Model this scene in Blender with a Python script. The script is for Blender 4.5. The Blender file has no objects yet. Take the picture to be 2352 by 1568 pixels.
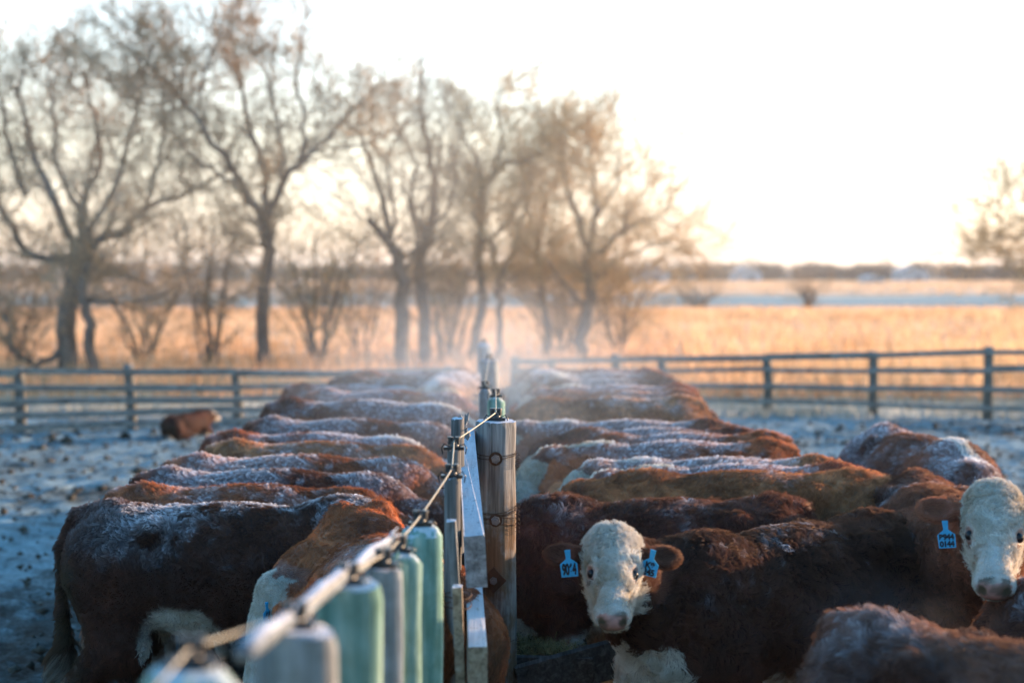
import bpy, math, random, time
import numpy as np
from mathutils import Vector, Matrix, kdtree
import openvdb

T0 = time.time()
sc = bpy.context.scene
COL = sc.collection
R = math.radians
F_PX, HOR, CX, CY, CAM_H = 3266.7, 620.0, 1176.0, 784.0, 2.35

# ------------------------------------------------------------------ camera
cam_d = bpy.data.cameras.new('camera')
cam = bpy.data.objects.new('camera', cam_d); COL.objects.link(cam)
cam_d.sensor_width = 36; cam_d.lens = 50
cam_d.clip_start = 0.05; cam_d.clip_end = 6000
PITCH = math.atan((CY - HOR) / F_PX)
cam.location = (0, 0, CAM_H); cam.rotation_euler = (math.pi / 2 - PITCH, 0, 0)
cam_d.dof.use_dof = True
cam_d.dof.focus_distance = 6.1
cam_d.dof.aperture_fstop = 1.35
sc.camera = cam

# ------------------------------------------------------------------ sky, sun, exposure
SUN_EL, SUN_AZ = R(7.0), R(62)          # azimuth clockwise from +Y (view direction)
VEIL = [(0.0, (1.0, .72, .46)), (.03, (1.0, .76, .50)), (.09, (.98, .82, .60)), (.16, (.98, .96, .90)), (.38, (.80, .88, .90)), (.8, (.10, .14, .18))]
VEIL_S = 1.4; TINTS = [(0, (.36, .37, .62)), (.09, (.72, .59, .55)), (.18, (.96, .80, .70)), (.5, (.60, 1.08, 1.14))]
world = bpy.data.worlds.new("World"); sc.world = world; world.use_nodes = True
nt = world.node_tree; nt.nodes.clear()
sky = nt.nodes.new('ShaderNodeTexSky'); sky.sky_type = 'NISHITA'; sky.sun_disc = False
sky.sun_elevation = SUN_EL; sky.sun_rotation = SUN_AZ
sky.air_density = 1.0; sky.dust_density = 1.0; sky.ozone_density = 3.0
bg = nt.nodes.new('ShaderNodeBackground'); bg.inputs[1].default_value = 0.15
wo = nt.nodes.new('ShaderNodeOutputWorld')
# thin bright cloud veil, strongest low down on the sunward side; clear blue sky overhead and behind
def _n(ty, **k):
    n = nt.nodes.new(ty)
    for a, v in k.items(): setattr(n, a, v)
    return n
tcw = _n('ShaderNodeTexCoord'); sxw = _n('ShaderNodeSeparateXYZ'); nt.links.new(tcw.outputs['Generated'], sxw.inputs[0])
dotw = _n('ShaderNodeVectorMath', operation='DOT_PRODUCT'); nt.links.new(tcw.outputs['Generated'], dotw.inputs[0]); VA = R(-6); dotw.inputs[1].default_value = (math.sin(VA), math.cos(VA), 0.12)
az = _n('ShaderNodeMapRange', interpolation_type='SMOOTHSTEP'); az.inputs[1].default_value = 0.25; az.inputs[2].default_value = 1.0; nt.links.new(dotw.outputs['Value'], az.inputs[0])
el = _n('ShaderNodeValToRGB'); nt.links.new(sxw.outputs[2], el.inputs[0]); ce = el.color_ramp
while len(ce.elements) < 6: ce.elements.new(.5)
for e_, (p_, c_) in zip(ce.elements, VEIL): e_.position = p_; e_.color = (*c_, 1)
nz = _n('ShaderNodeTexNoise'); nz.inputs['Scale'].default_value = 2.2; nz.inputs['Detail'].default_value = 5; mpw = _n('ShaderNodeMapping'); mpw.inputs['Scale'].default_value = (1, 1, 9)
nt.links.new(tcw.outputs['Generated'], mpw.inputs[0]); nt.links.new(mpw.outputs[0], nz.inputs['Vector'])
mw = _n('ShaderNodeMapRange'); mw.inputs[1].default_value = .35; mw.inputs[2].default_value = .65; mw.inputs[3].default_value = .88; mw.inputs[4].default_value = 1.1; nt.links.new(nz.outputs['Fac'], mw.inputs[0])
m1w = _n('ShaderNodeMath', operation='MULTIPLY'); nt.links.new(az.outputs[0], m1w.inputs[0]); nt.links.new(mw.outputs[0], m1w.inputs[1])
m2w = _n('ShaderNodeMath', operation='MULTIPLY'); nt.links.new(m1w.outputs[0], m2w.inputs[0]); m2w.inputs[1].default_value = VEIL_S
vs = _n('ShaderNodeVectorMath', operation='SCALE'); nt.links.new(el.outputs[0], vs.inputs[0]); nt.links.new(m2w.outputs[0], vs.inputs['Scale'])
tint = _n('ShaderNodeVectorMath', operation='MULTIPLY'); nt.links.new(sky.outputs[0], tint.inputs[0]); tr_ = _n('ShaderNodeValToRGB'); nt.links.new(sxw.outputs[2], tr_.inputs[0]); 
while len(tr_.color_ramp.elements) < 4: tr_.color_ramp.elements.new(.5)
for e_, (p_, c_) in zip(tr_.color_ramp.elements, TINTS): e_.position = p_; e_.color = (*c_, 1)
nt.links.new(tr_.outputs[0], tint.inputs[1])
addw = _n('ShaderNodeVectorMath', operation='ADD'); nt.links.new(tint.outputs[0], addw.inputs[0]); nt.links.new(vs.outputs[0], addw.inputs[1])
nt.links.new(addw.outputs[0], bg.inputs[0]); nt.links.new(bg.outputs[0], wo.inputs[0])
sun_d = bpy.data.lights.new('sun', 'SUN'); sun_d.energy = 2.7; sun_d.angle = R(0.6)
sun_d.color = (1.0, 0.68, 0.43)
sun = bpy.data.objects.new('sun', sun_d); COL.objects.link(sun)
sdir = Vector((math.sin(SUN_AZ) * math.cos(SUN_EL), math.cos(SUN_AZ) * math.cos(SUN_EL), math.sin(SUN_EL)))
sun.rotation_euler = sdir.to_track_quat('Z', 'Y').to_euler()
sc.view_settings.view_transform = 'Standard'; sc.view_settings.look = 'None'
sc.view_settings.exposure = 2.35; sc.view_settings.gamma = 1.0
sc.cycles.max_bounces = 7; sc.cycles.diffuse_bounces = 3; sc.cycles.glossy_bounces = 3
sc.cycles.transmission_bounces = 5; sc.cycles.transparent_max_bounces = 8; sc.cycles.volume_bounces = 1
sc.cycles.volume_step_rate = 1.0; sc.cycles.volume_max_steps = 64
sc.cycles.use_denoising = True
try: sc.cycles_curves.shape = 'RIBBONS'
except Exception: pass

def P(px, py, d):
    """point of the world at distance d (along +Y) seen at pixel px,py of the 2352 px wide picture"""
    x = (px - CX) / F_PX; z = -(py - CY) / F_PX
    dy = math.cos(PITCH) + z * math.sin(PITCH); dz = -math.sin(PITCH) + z * math.cos(PITCH)
    k = d / dy
    return Vector((x * k, d, CAM_H + dz * k))

# ------------------------------------------------------------------ naming helpers
def tag(o, label=None, cat=None, group=None, kind=None):
    if label: o['label'] = label
    if cat: o['category'] = cat
    if group: o['group'] = group
    if kind: o['kind'] = kind
    return o
def empty(name, loc=(0, 0, 0), rz=0.0, scale=1.0):
    o = bpy.data.objects.new(name, None); COL.objects.link(o)
    o.location = loc; o.rotation_euler = (0, 0, rz); o.scale = (scale,) * 3
    o.empty_display_size = 0.2
    return o
def mesh_obj(name, V, F, mat, parent=None, smooth=False):
    me = bpy.data.meshes.new(name)
    if isinstance(F, np.ndarray):
        V = np.asarray(V, np.float32); n = F.shape[1]
        me.vertices.add(len(V)); me.vertices.foreach_set('co', V.ravel())
        me.loops.add(F.size); me.loops.foreach_set('vertex_index', F.astype(np.int32).ravel())
        me.polygons.add(len(F)); me.polygons.foreach_set('loop_start', np.arange(0, F.size, n, dtype=np.int32))
        me.polygons.foreach_set('loop_total', np.full(len(F), n, np.int32))
        me.update(calc_edges=True); me.validate()
    else:
        me.from_pydata([tuple(v) for v in V], [], F); me.update()
    if smooth: me.shade_smooth()
    else: me.shade_flat()
    if mat: me.materials.append(mat)
    o = bpy.data.objects.new(name, me); COL.objects.link(o)
    if parent: o.parent = parent
    return o

class MB:
    """collects shapes, built as one mesh"""
    def __init__(s): s.V = []; s.F = []
    def add(s, V, F):
        b = len(s.V); s.V += [tuple(v) for v in V]; s.F += [tuple(i + b for i in f) for f in F]; return s
    def box(s, c, size, rot=None, jit=0.0):
        hx, hy, hz = [q / 2 for q in size]; b = min(hx, hy, hz) * 0.12
        V = []; rnd = random.Random(int(abs(c[0]*977+c[1]*131+c[2]*71)*100))
        for sx in (-1, 1):
            for sy in (-1, 1):
                for sz in (-1, 1):
                    for k in range(3):
                        v = [sx * hx, sy * hy, sz * hz]
                        v[k] -= (sx, sy, sz)[k] * b
                        V.append(Vector(v))
        import bmesh
        bm = bmesh.new(); vs = [bm.verts.new(v) for v in V]
        bmesh.ops.convex_hull(bm, input=vs); bm.verts.index_update()
        M = rot.to_matrix() if hasattr(rot, 'to_matrix') else (rot or Matrix.Identity(3))
        vv = [M @ (v.co + Vector([rnd.uniform(-jit, jit) for _ in range(3)])) + Vector(c) for v in bm.verts]
        ff = [tuple(v.index for v in f.verts) for f in bm.faces]; bm.free()
        return s.add(vv, ff)
    def beam(s, a, b, w, h, roll=0.0, jit=0.0):
        """box from a to b; w sideways, h upward"""
        a = Vector(a); b = Vector(b); d = (b - a); L = d.length; d.normalize()
        side = d.cross(Vector((0, 0, 1)));
        if side.length < 1e-3: side = Vector((1, 0, 0))
        side.normalize(); up = side.cross(d)
        M = Matrix((side, d, up)).transposed() @ Matrix.Rotation(roll, 3, 'Y')
        return s.box((a + b) / 2, (w, L, h), M, jit)
    def tube(s, pts, rad, n=10, cap=True):
        pts = [Vector(p) for p in pts]; m = len(pts)
        if not hasattr(rad, '__len__'): rad = [rad] * m
        V = []; F = []; ref = Vector((0.31, 0.17, 0.93))
        for i, p in enumerate(pts):
            t = (pts[min(i + 1, m - 1)] - pts[max(i - 1, 0)]).normalized()
            if abs(t.dot(ref)) > 0.95: ref = Vector((1, 0.1, 0))
            a = t.cross(ref).normalized(); b = t.cross(a)
            for k in range(n):
                q = 2 * math.pi * k / n; V.append(p + (a * math.cos(q) + b * math.sin(q)) * rad[i])
        for i in range(m - 1):
            for k in range(n):
                F.append((i*n+k, i*n+(k+1) % n, (i+1)*n+(k+1) % n, (i+1)*n+k))
        if cap: F.append(tuple(range(n))[::-1]); F.append(tuple((m-1)*n+k for k in range(n)))
        return s.add(V, F)
    def build(s, name, mat, parent=None, smooth=False):
        return mesh_obj(name, s.V, s.F, mat, parent, smooth)

# ------------------------------------------------------------------ noise in numpy
_rs = np.random.RandomState(7); _LAT = _rs.rand(32, 32, 32).astype(np.float32)
def vnoise(p, f, off=0.0):
    q = np.asarray(p, np.float64) * f + off; i = np.floor(q).astype(int); t = q - i; t = t * t * (3 - 2 * t)
    i0 = i % 32; i1 = (i + 1) % 32
    def L(a, b, c): return _LAT[a, b, c]
    x0, y0, z0 = i0.T; x1, y1, z1 = i1.T; tx, ty, tz = t.T
    c00 = L(x0,y0,z0)*(1-tx)+L(x1,y0,z0)*tx; c10 = L(x0,y1,z0)*(1-tx)+L(x1,y1,z0)*tx
    c01 = L(x0,y0,z1)*(1-tx)+L(x1,y0,z1)*tx; c11 = L(x0,y1,z1)*(1-tx)+L(x1,y1,z1)*tx
    return ((c00*(1-ty)+c10*ty)*(1-tz)+(c01*(1-ty)+c11*ty)*tz) * 2 - 1
def fbm(p, f, off=0.0, o=3):
    return sum(vnoise(p, f * 2**k, off + 11.3 * k) * 0.5**k for k in range(o)) / 1.6
def sstep(a, b, x): t = np.clip((x - a) / (b - a), 0, 1); return t * t * (3 - 2 * t)

# ------------------------------------------------------------------ materials
def new_mat(name):
    m = bpy.data.materials.new(name); m.use_nodes = True; m.node_tree.nodes.clear(); return m, m.node_tree
def nd(t, typ, **kw):
    n = t.nodes.new(typ)
    for k, v in kw.items(): setattr(n, k, v)
    return n
def ramp(t, fac, stops):
    r = nd(t, 'ShaderNodeValToRGB'); e = r.color_ramp.elements
    while len(e) < len(stops): e.new(0.5)
    for q, (p, c) in zip(e, stops): q.position = p; q.color = (*c, 1) if len(c) == 3 else c
    t.links.new(fac, r.inputs[0]); return r.outputs[0]
def mix(t, fac, a, b, mode='MIX'):
    m = nd(t, 'ShaderNodeMix', data_type='RGBA', blend_type=mode)
    for sock, v in ((m.inputs[0], fac), (m.inputs[6], a), (m.inputs[7], b)):
        if hasattr(v, 'is_linked'): t.links.new(v, sock)
        else: sock.default_value = v if not hasattr(v, '__len__') else (*v, 1)
    return m.outputs[2]
def mth(t, op, a, b=0.0, clamp=False):
    m = nd(t, 'ShaderNodeMath', operation=op, use_clamp=clamp)
    for i, v in enumerate((a, b)):
        if hasattr(v, 'is_linked'): t.links.new(v, m.inputs[i])
        else: m.inputs[i].default_value = v
    return m.outputs[0]
def noise(t, vec, scale, detail=4, rough=0.6, dist=0.0):
    n = nd(t, 'ShaderNodeTexNoise'); n.inputs['Scale'].default_value = scale
    n.inputs['Detail'].default_value = detail; n.inputs['Roughness'].default_value = rough
    n.inputs['Distortion'].default_value = dist
    if vec is not None: t.links.new(vec, n.inputs['Vector'])
    return n.outputs['Fac']
def mapped(t, scale=(1, 1, 1), coord='Object'):
    tc = nd(t, 'ShaderNodeTexCoord'); mp = nd(t, 'ShaderNodeMapping'); mp.inputs['Scale'].default_value = scale
    t.links.new(tc.outputs[coord], mp.inputs[0]); return mp.outputs[0]
def finish(t, color, rough=0.8, bump=None, bstr=0.4, bdist=0.01, metal=0.0, spec=0.3):
    b = nd(t, 'ShaderNodeBsdfPrincipled'); o = nd(t, 'ShaderNodeOutputMaterial')
    for s, v in ((b.inputs['Base Color'], color), (b.inputs['Roughness'], rough)):
        if hasattr(v, 'is_linked'): t.links.new(v, s)
        else: s.default_value = v if not hasattr(v, '__len__') else (*v, 1)
    b.inputs['Metallic'].default_value = metal; b.inputs['Specular IOR Level'].default_value = spec
    if bump is not None:
        n = nd(t, 'ShaderNodeBump'); n.inputs['Strength'].default_value = bstr; n.inputs['Distance'].default_value = bdist
        t.links.new(bump, n.inputs['Height']); t.links.new(n.outputs[0], b.inputs['Normal'])
    t.links.new(b.outputs[0], o.inputs[0]); return b

def wood(name, dark, mid, light, frost=0.0, grain=(30, 30, 1.2), stain=None, stain_below=None):
    """weathered timber, grain along local/object Z unless grain says otherwise; frost lies on upward faces"""
    m, t = new_mat(name)
    v = mapped(t, grain); n1 = noise(t, v, 1.0, 6, 0.65, 0.6)
    v2 = mapped(t, tuple(g * 3 for g in grain)); n2 = noise(t, v2, 1.0, 3, 0.6)
    f = mth(t, 'ADD', mth(t, 'MULTIPLY', n1, 0.7), mth(t, 'MULTIPLY', n2, 0.3))
    c = ramp(t, f, [(0.34, dark), (0.5, mid), (0.66, light)])
    if stain:
        big = noise(t, mapped(t, (5, 5, 3.0)), 1.6, 5, 0.7)
        sf = mth(t, 'MULTIPLY', ramp(t, big, [(0.40, (0, 0, 0)), (0.56, (1, 1, 1))]), 0.75)
        if stain_below:
            sz = nd(t, 'ShaderNodeSeparateXYZ'); t.links.new(mapped(t), sz.inputs[0])
            sf = mth(t, 'MULTIPLY', mth(t, 'ADD', sf, .3, True), mth(t, 'MULTIPLY', mth(t, 'SUBTRACT', stain_below, sz.outputs[2]), 3.5, True))
        c = mix(t, sf, c, mix(t, 1.0, c, stain, 'MULTIPLY'))
    if frost:
        g = nd(t, 'ShaderNodeNewGeometry'); sx = nd(t, 'ShaderNodeSeparateXYZ'); t.links.new(g.outputs['Normal'], sx.inputs[0])
        fn = noise(t, mapped(t, (60, 60, 60)), 1.0, 4, 0.7)
        fac = mth(t, 'MULTIPLY', mth(t, 'GREATER_THAN', mth(t, 'ADD', sx.outputs[2], mth(t, 'MULTIPLY', mth(t, 'SUBTRACT', fn, 0.5), 2.2)), 0.72), frost)
        c = mix(t, fac, c, (0.60, 0.60, 0.66))
    finish(t, c, 0.95, f, 0.9, 0.008, spec=.08); return m

def fur_mat(name, hair=True):
    m, t = new_mat(name)
    oi = nd(t, 'ShaderNodeObjectInfo')
    def att(n):
        a = nd(t, 'ShaderNodeAttribute'); a.attribute_name = n; return a.outputs['Fac']
    w, fr, va = att('white'), att('frost'), att('vary')
    base = mix(t, mth(t, 'MULTIPLY', va, 1.0), mix(t, 1.0, oi.outputs['Color'], (0.30, 0.24, 0.22), 'MULTIPLY'), oi.outputs['Color'])
    base = mix(t, mth(t, 'SUBTRACT', mth(t, 'MULTIPLY', va, 2.0), 1.35, True), base, mix(t, 1.0, base, (1.6, 1.6, 1.6), 'MULTIPLY'))
    whitec = mix(t, va, (0.42, 0.35, 0.25), (0.82, 0.79, 0.72))
    c = mix(t, w, base, whitec)
    pk = att('pink'); c = mix(t, pk, c, (0.40, 0.17, 0.14))
    dk = att('dirt_shade'); c = mix(t, dk, c, (0.045, 0.04, 0.022))  # real dirt, plus painted shade in nostrils and mouth
    frost_c = (0.80, 0.80, 0.86)
    if hair:
        hi = nd(t, 'ShaderNodeHairInfo')
        c = mix(t, mth(t, 'MULTIPLY', fr, mth(t, 'ADD', 0.25, mth(t, 'MULTIPLY', hi.outputs['Intercept'], 1.1)), True), c, frost_c)
        d = nd(t, 'ShaderNodeBsdfDiffuse'); t.links.new(c, d.inputs[0])
        tr = nd(t, 'ShaderNodeBsdfTranslucent'); t.links.new(c, tr.inputs[0])
        hr = nd(t, 'ShaderNodeBsdfHair'); hr.component = 'Reflection'
        t.links.new(mix(t, 0.25, c, (0.5, 0.5, 0.5)), hr.inputs[0]); hr.inputs['RoughnessU'].default_value = 0.28; hr.inputs['RoughnessV'].default_value = 0.6
        ht = nd(t, 'ShaderNodeBsdfHair'); ht.component = 'Transmission'; t.links.new(mix(t, 0.5, c, (0.9, 0.6, 0.4)), ht.inputs[0])
        ht.inputs['RoughnessU'].default_value = 0.35; ht.inputs['RoughnessV'].default_value = 0.6
        m1 = nd(t, 'ShaderNodeMixShader'); m1.inputs[0].default_value = 0.30; t.links.new(d.outputs[0], m1.inputs[1]); t.links.new(tr.outputs[0], m1.inputs[2])
        m2 = nd(t, 'ShaderNodeMixShader'); m2.inputs[0].default_value = 0.5; t.links.new(hr.outputs[0], m2.inputs[1]); t.links.new(ht.outputs[0], m2.inputs[2])
        m3 = nd(t, 'ShaderNodeMixShader'); m3.inputs[0].default_value = 0.20; t.links.new(m1.outputs[0], m3.inputs[1]); t.links.new(m2.outputs[0], m3.inputs[2])
        o = nd(t, 'ShaderNodeOutputMaterial'); t.links.new(m3.outputs[0], o.inputs[0])
    else:
        c = mix(t, mth(t, 'MULTIPLY', fr, 0.35), c, frost_c)
        n = noise(t, mapped(t, (60, 60, 60)), 1.0, 4)
        c = mix(t, mth(t, 'SUBTRACT', 1.0, pk, True), c, mix(t, 1.0, c, (0.6, 0.55, 0.55), 'MULTIPLY'))
        wet = mth(t, 'SUBTRACT', 0.85, mth(t, 'MULTIPLY', pk, 0.45))
        finish(t, c, wet, n, 0.35, 0.004)
    return m
FUR, SKIN = fur_mat('fur'), fur_mat('hide', False)

def simple(name, col, rough=0.6, metal=0.0, nscale=0, spec=0.3, bump=0.2):
    m, t = new_mat(name)
    c = col
    if nscale:
        n = noise(t, mapped(t, (nscale,) * 3), 1.0, 4)
        c = mix(t, n, tuple(q * 0.6 for q in col), tuple(min(1, q * 1.3) for q in col)); finish(t, c, rough, n, bump, 0.01, metal, spec)
    else: finish(t, c, rough, None, metal=metal, spec=spec)
    return m
M_EYE = simple('eye_dark', (0.004, 0.0035, 0.006), 0.3, spec=0.3)
M_TAG = simple('tag_blue', (0.02, 0.29, 0.50), 0.4, nscale=25)
M_INK = simple('tag_ink', (0.004, 0.005, 0.008), 0.6)

# ------------------------------------------------------------------ cattle
def prim_ell(c, r, k=0.05, rot=None, sub=False): return ('e', np.array(c, float), np.array(r, float), k, rot, sub)
def prim_con(a, b, ra, rb, k=0.05, sub=False, flat=None): return ('c', np.array(a, float), np.array(b, float), ra, rb, k, sub)

def sdf_mesh(prims, vox):
    los, his = [], []
    for p in prims:
        if p[0] == 'e': m = max(p[2]) ; los.append(p[1] - m); his.append(p[1] + m)
        else: m = max(p[3], p[4]); los.append(np.minimum(p[1], p[2]) - m); his.append(np.maximum(p[1], p[2]) + m)
    lo = np.min(los, 0) - 4 * vox; hi = np.max(his, 0) + 4 * vox
    n = np.ceil((hi - lo) / vox).astype(int)
    D = np.full(n, 0.3, np.float32)
    for p, a, b in zip(prims, los, his):
        k = p[3] if p[0] == 'e' else p[5]; mg = k + 2.5 * vox + 0.02
        i0 = np.maximum(((a - mg - lo) / vox).astype(int), 0); i1 = np.minimum(((b + mg - lo) / vox).astype(int) + 1, n)
        ax = [lo[q] + np.arange(i0[q], i1[q]) * vox for q in range(3)]
        X = np.stack(np.meshgrid(*ax, indexing='ij'), -1)
        if p[0] == 'e':
            q = X - p[1]
            if p[4] is not None: q = q @ np.array(p[4])
            r = p[2]; k0 = np.sqrt(((q / r) ** 2).sum(-1)); k1 = np.sqrt(((q / r**2) ** 2).sum(-1)) + 1e-9
            d = k0 * (k0 - 1) / k1; sub = p[5]
            d = np.where(k0 < 0.2, -min(r) * 0.8, d)
        else:
            ab = p[2] - p[1]; h = np.clip(((X - p[1]) @ ab) / (ab @ ab), 0, 1)
            d = np.sqrt(((X - p[1] - h[..., None] * ab) ** 2).sum(-1)) - (p[3] + (p[4] - p[3]) * h); sub = p[6]
        sl = tuple(slice(i0[q], i1[q]) for q in range(3)); o = D[sl]
        if sub:
            d = -d; h = np.clip(0.5 - 0.5 * (d - o) / -k, 0, 1)
            h = np.clip(0.5 + 0.5 * (d - o) / k, 0, 1); D[sl] = o * (1 - h) + d * h + k * h * (1 - h)
        else:
            h = np.clip(0.5 + 0.5 * (o - d) / k, 0, 1); D[sl] = o * (1 - h) + d * h - k * h * (1 - h)
    g = openvdb.FloatGrid(0.3); g.copyFromArray(D)
    V, Q = g.convertToQuads(0.0)[:2]
    V = np.asarray(V, float) * vox + lo; Q = np.asarray(Q)[:, ::-1].copy()
    # light relaxation
    E = np.concatenate([Q[:, [0, 1]], Q[:, [1, 2]], Q[:, [2, 3]], Q[:, [3, 0]]]); E = np.concatenate([E, E[:, ::-1]])
    cnt = np.bincount(E[:, 0], minlength=len(V))[:, None]
    for _ in range(2):
        S = np.stack([np.bincount(E[:, 0], V[E[:, 1], q], minlength=len(V)) for q in range(3)], 1) / np.maximum(cnt, 1)
        V = V * 0.5 + S * 0.5
    fn = np.cross(V[Q[:, 2]] - V[Q[:, 0]], V[Q[:, 3]] - V[Q[:, 1]])
    if (fn * (V[Q].mean(1) - V.mean(0))).sum() < 0: Q = Q[:, ::-1].copy(); fn = -fn
    N = np.zeros_like(V)
    for q in range(4):
        for w in range(3): N[:, w] += np.bincount(Q[:, q], fn[:, w], minlength=len(V))
    N /= np.linalg.norm(N, axis=1, keepdims=True) + 1e-12
    return V, Q, N

def nrm(v): v = np.array(v, float); return v / np.linalg.norm(v)

def cow_shape(poll, f, u, vox, neck_mid=None, bony=0.0, tail=True, lying=False, legs=None, ears=(0.0, 0.0), hs=1.0, wd=0.0):
    """poll = top of the skull, f = towards the nose, u = out of the forehead; cow frame: +X forward, Z up"""
    E, C = prim_ell, prim_con; p = []
    poll = np.array(poll, float); f = nrm(f); u = np.array(u, float); u = nrm(u - f * (u @ f)); s = np.cross(u, f)   # s = cow's left
    H = np.stack([f, s, u], 1)                       # columns
    h = lambda a, b, c: poll + H @ (np.array([a, b, c], float) * hs)
    p += [E((-.08, 0, .945), (.68, .33, .31), .08), E((-.22, 0, 1.078), (.56, .20, .155), .08), E((.38, 0, .945 - wd), (.30, .265, .34), .08),
          E((-.64, 0, 1.01), (.27, .275, .25), .08), E((.42, 0, 1.14 - wd * 1.1), (.22, .10, .15), .08), E((.62, 0, .74), (.17, .15, .18), .10)]
    for sg in (-1, 1):
        p += [E((-.44, sg * .185, 1.165), (.085, .065, .065), .05), C((-.66, sg * .14, .95), (-.61, sg * .17, .64), .20, .125, .08)]
        if not lying:
            dx = (legs or {}).get(('h', sg), 0.0); dxf = (legs or {}).get(('f', sg), 0.0)
            p += [C((-.61, sg * .17, .64), (-.76 + dx, sg * .16, .44), .12, .060, .05), C((-.76 + dx, sg * .16, .44), (-.72 + dx, sg * .16, .12), .056, .043, .03),
                  C((-.72 + dx, sg * .16, .09), (-.685 + dx, sg * .16, .035), .048, .058, .02),
                  C((.45, sg * .16, .86), (.43, sg * .18, .60), .15, .085, .07), C((.43, sg * .18, .60), (.47 + dxf, sg * .17, .37), .08, .052, .04),
                  C((.47 + dxf, sg * .17, .37), (.465 + dxf, sg * .17, .11), .050, .040, .03), C((.465 + dxf, sg * .17, .08), (.50 + dxf, sg * .17, .035), .046, .056, .02)]
        else:
            p += [C((-.62, sg * .22, .80), (-.25, sg * .34, .72), .15, .08, .06), C((-.25, sg * .34, .70), (-.55, sg * .36, .66), .06, .04, .03),
                  C((.45, sg * .2, .80), (.70, sg * .22, .70), .11, .06, .06), C((.70, sg * .22, .69), (.45, sg * .24, .655), .055, .04, .03)]
        if bony: p += [C((.50, sg * .085, 1.27), (.56, sg * .22, .92), .05 * bony, .06 * bony, .022)]
    p += [C((-.68, 0, 1.225), (-.84, 0, 1.20), .062, .048, .04)]
    if tail:
        p += [C((-.86, 0, 1.19), (-.935, 0, 1.05), .042, .032, .03), C((-.935, 0, 1.05), (-.945, .01, .72), .032, .026, .02),
              C((-.945, .01, .72), (-.93, .02, .42), .03, .055, .03), C((-.93, .02, .42), (-.93, .02, .30), .05, .02, .02)]
    # neck
    nk = h(.05, 0, -.10); mid = np.array(neck_mid if neck_mid is not None else (np.array((.55, 0, 1.03)) + nk) / 2 + np.array((0.02, 0, .03)))
    p += [C((.50, 0, 1.02 - wd * 1.3), mid, .235, .175 - wd * .3, .10), C(mid, nk, .170, .115, .08), C((.60, 0, .84), h(.12, 0, -.17), .17, .075, .10)]
    # head
    np0 = len(p)
    p += [E(h(.05, 0, -.055), (.10, .100, .085), .04, H), E(h(.01, 0, -.03), (.055, .07, .05), .04, H), E(h(.17, 0, -.055), (.13, .108, .075), .05, H),
          C(h(.15, 0, -.06), h(.37, 0, -.055), .085, .058, .05), E(h(.435, 0, -.065), (.060, .082, .058), .04, H),
          C(h(.14, .035, -.16), h(.34, .025, -.125), .062, .038, .04), C(h(.14, -.035, -.16), h(.34, -.025, -.125), .062, .038, .04),
          E(h(.41, 0, -.115), (.055, .055, .030), .03, H)]
    for sg in (-1, 1):
        p += [E(h(.185, sg * .078, -.018), (.040, .026, .022), .02, H),                    # brow
              E(h(.220, sg * .097, -.026), (.026, .018, .018), .010, H, True),              # socket
              E(h(.488, sg * .046, -.048), (.020, .019, .017), .008, H, True)]             # nostril
        # ear: a cupped leaf pointing sideways
        base = h(.075, sg * .10, -.06); dr = ears[0 if sg < 0 else 1]
        out = nrm(H @ np.array([-.06 + dr, sg * 1.0, -.05])); up = nrm(H @ np.array([-1, .12 * sg, .0])); up = nrm(up - out * (up @ out)); fr = np.cross(out, up) ; 
        if fr @ u < 0: fr = -fr
        EH = np.stack([out, up, fr], 1)
        p += [C(base, base + out * .05 * hs, .032, .034, .02), E(base + out * .115 * hs, (.080, .066, .026), .02, EH), E(base + (out * .118 + fr * .020) * hs, (.058, .047, .022), .008, EH, True)]
    # mouth line
    p += [C(h(.475, -.06, -.098), h(.485, 0, -.104), .006, .006, .006, True), C(h(.475, .06, -.098), h(.485, 0, -.104), .006, .006, .006, True)]
    def _sc(q):
        if q[0] == 'e': return (q[0], q[1], q[2] * hs) + q[3:]
        return (q[0], q[1], q[2], q[3] * hs, q[4] * hs) + q[5:]
    p = p[:np0] + [_sc(q) for q in p[np0:]]
    V, Q, N = sdf_mesh(p, vox)
    return dict(V=V, Q=Q, N=N, poll=poll, H=H, h=h, hs=hs)

def head_local(S, X): return (X - S['poll']) @ S['H'] / S['hs']

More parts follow.
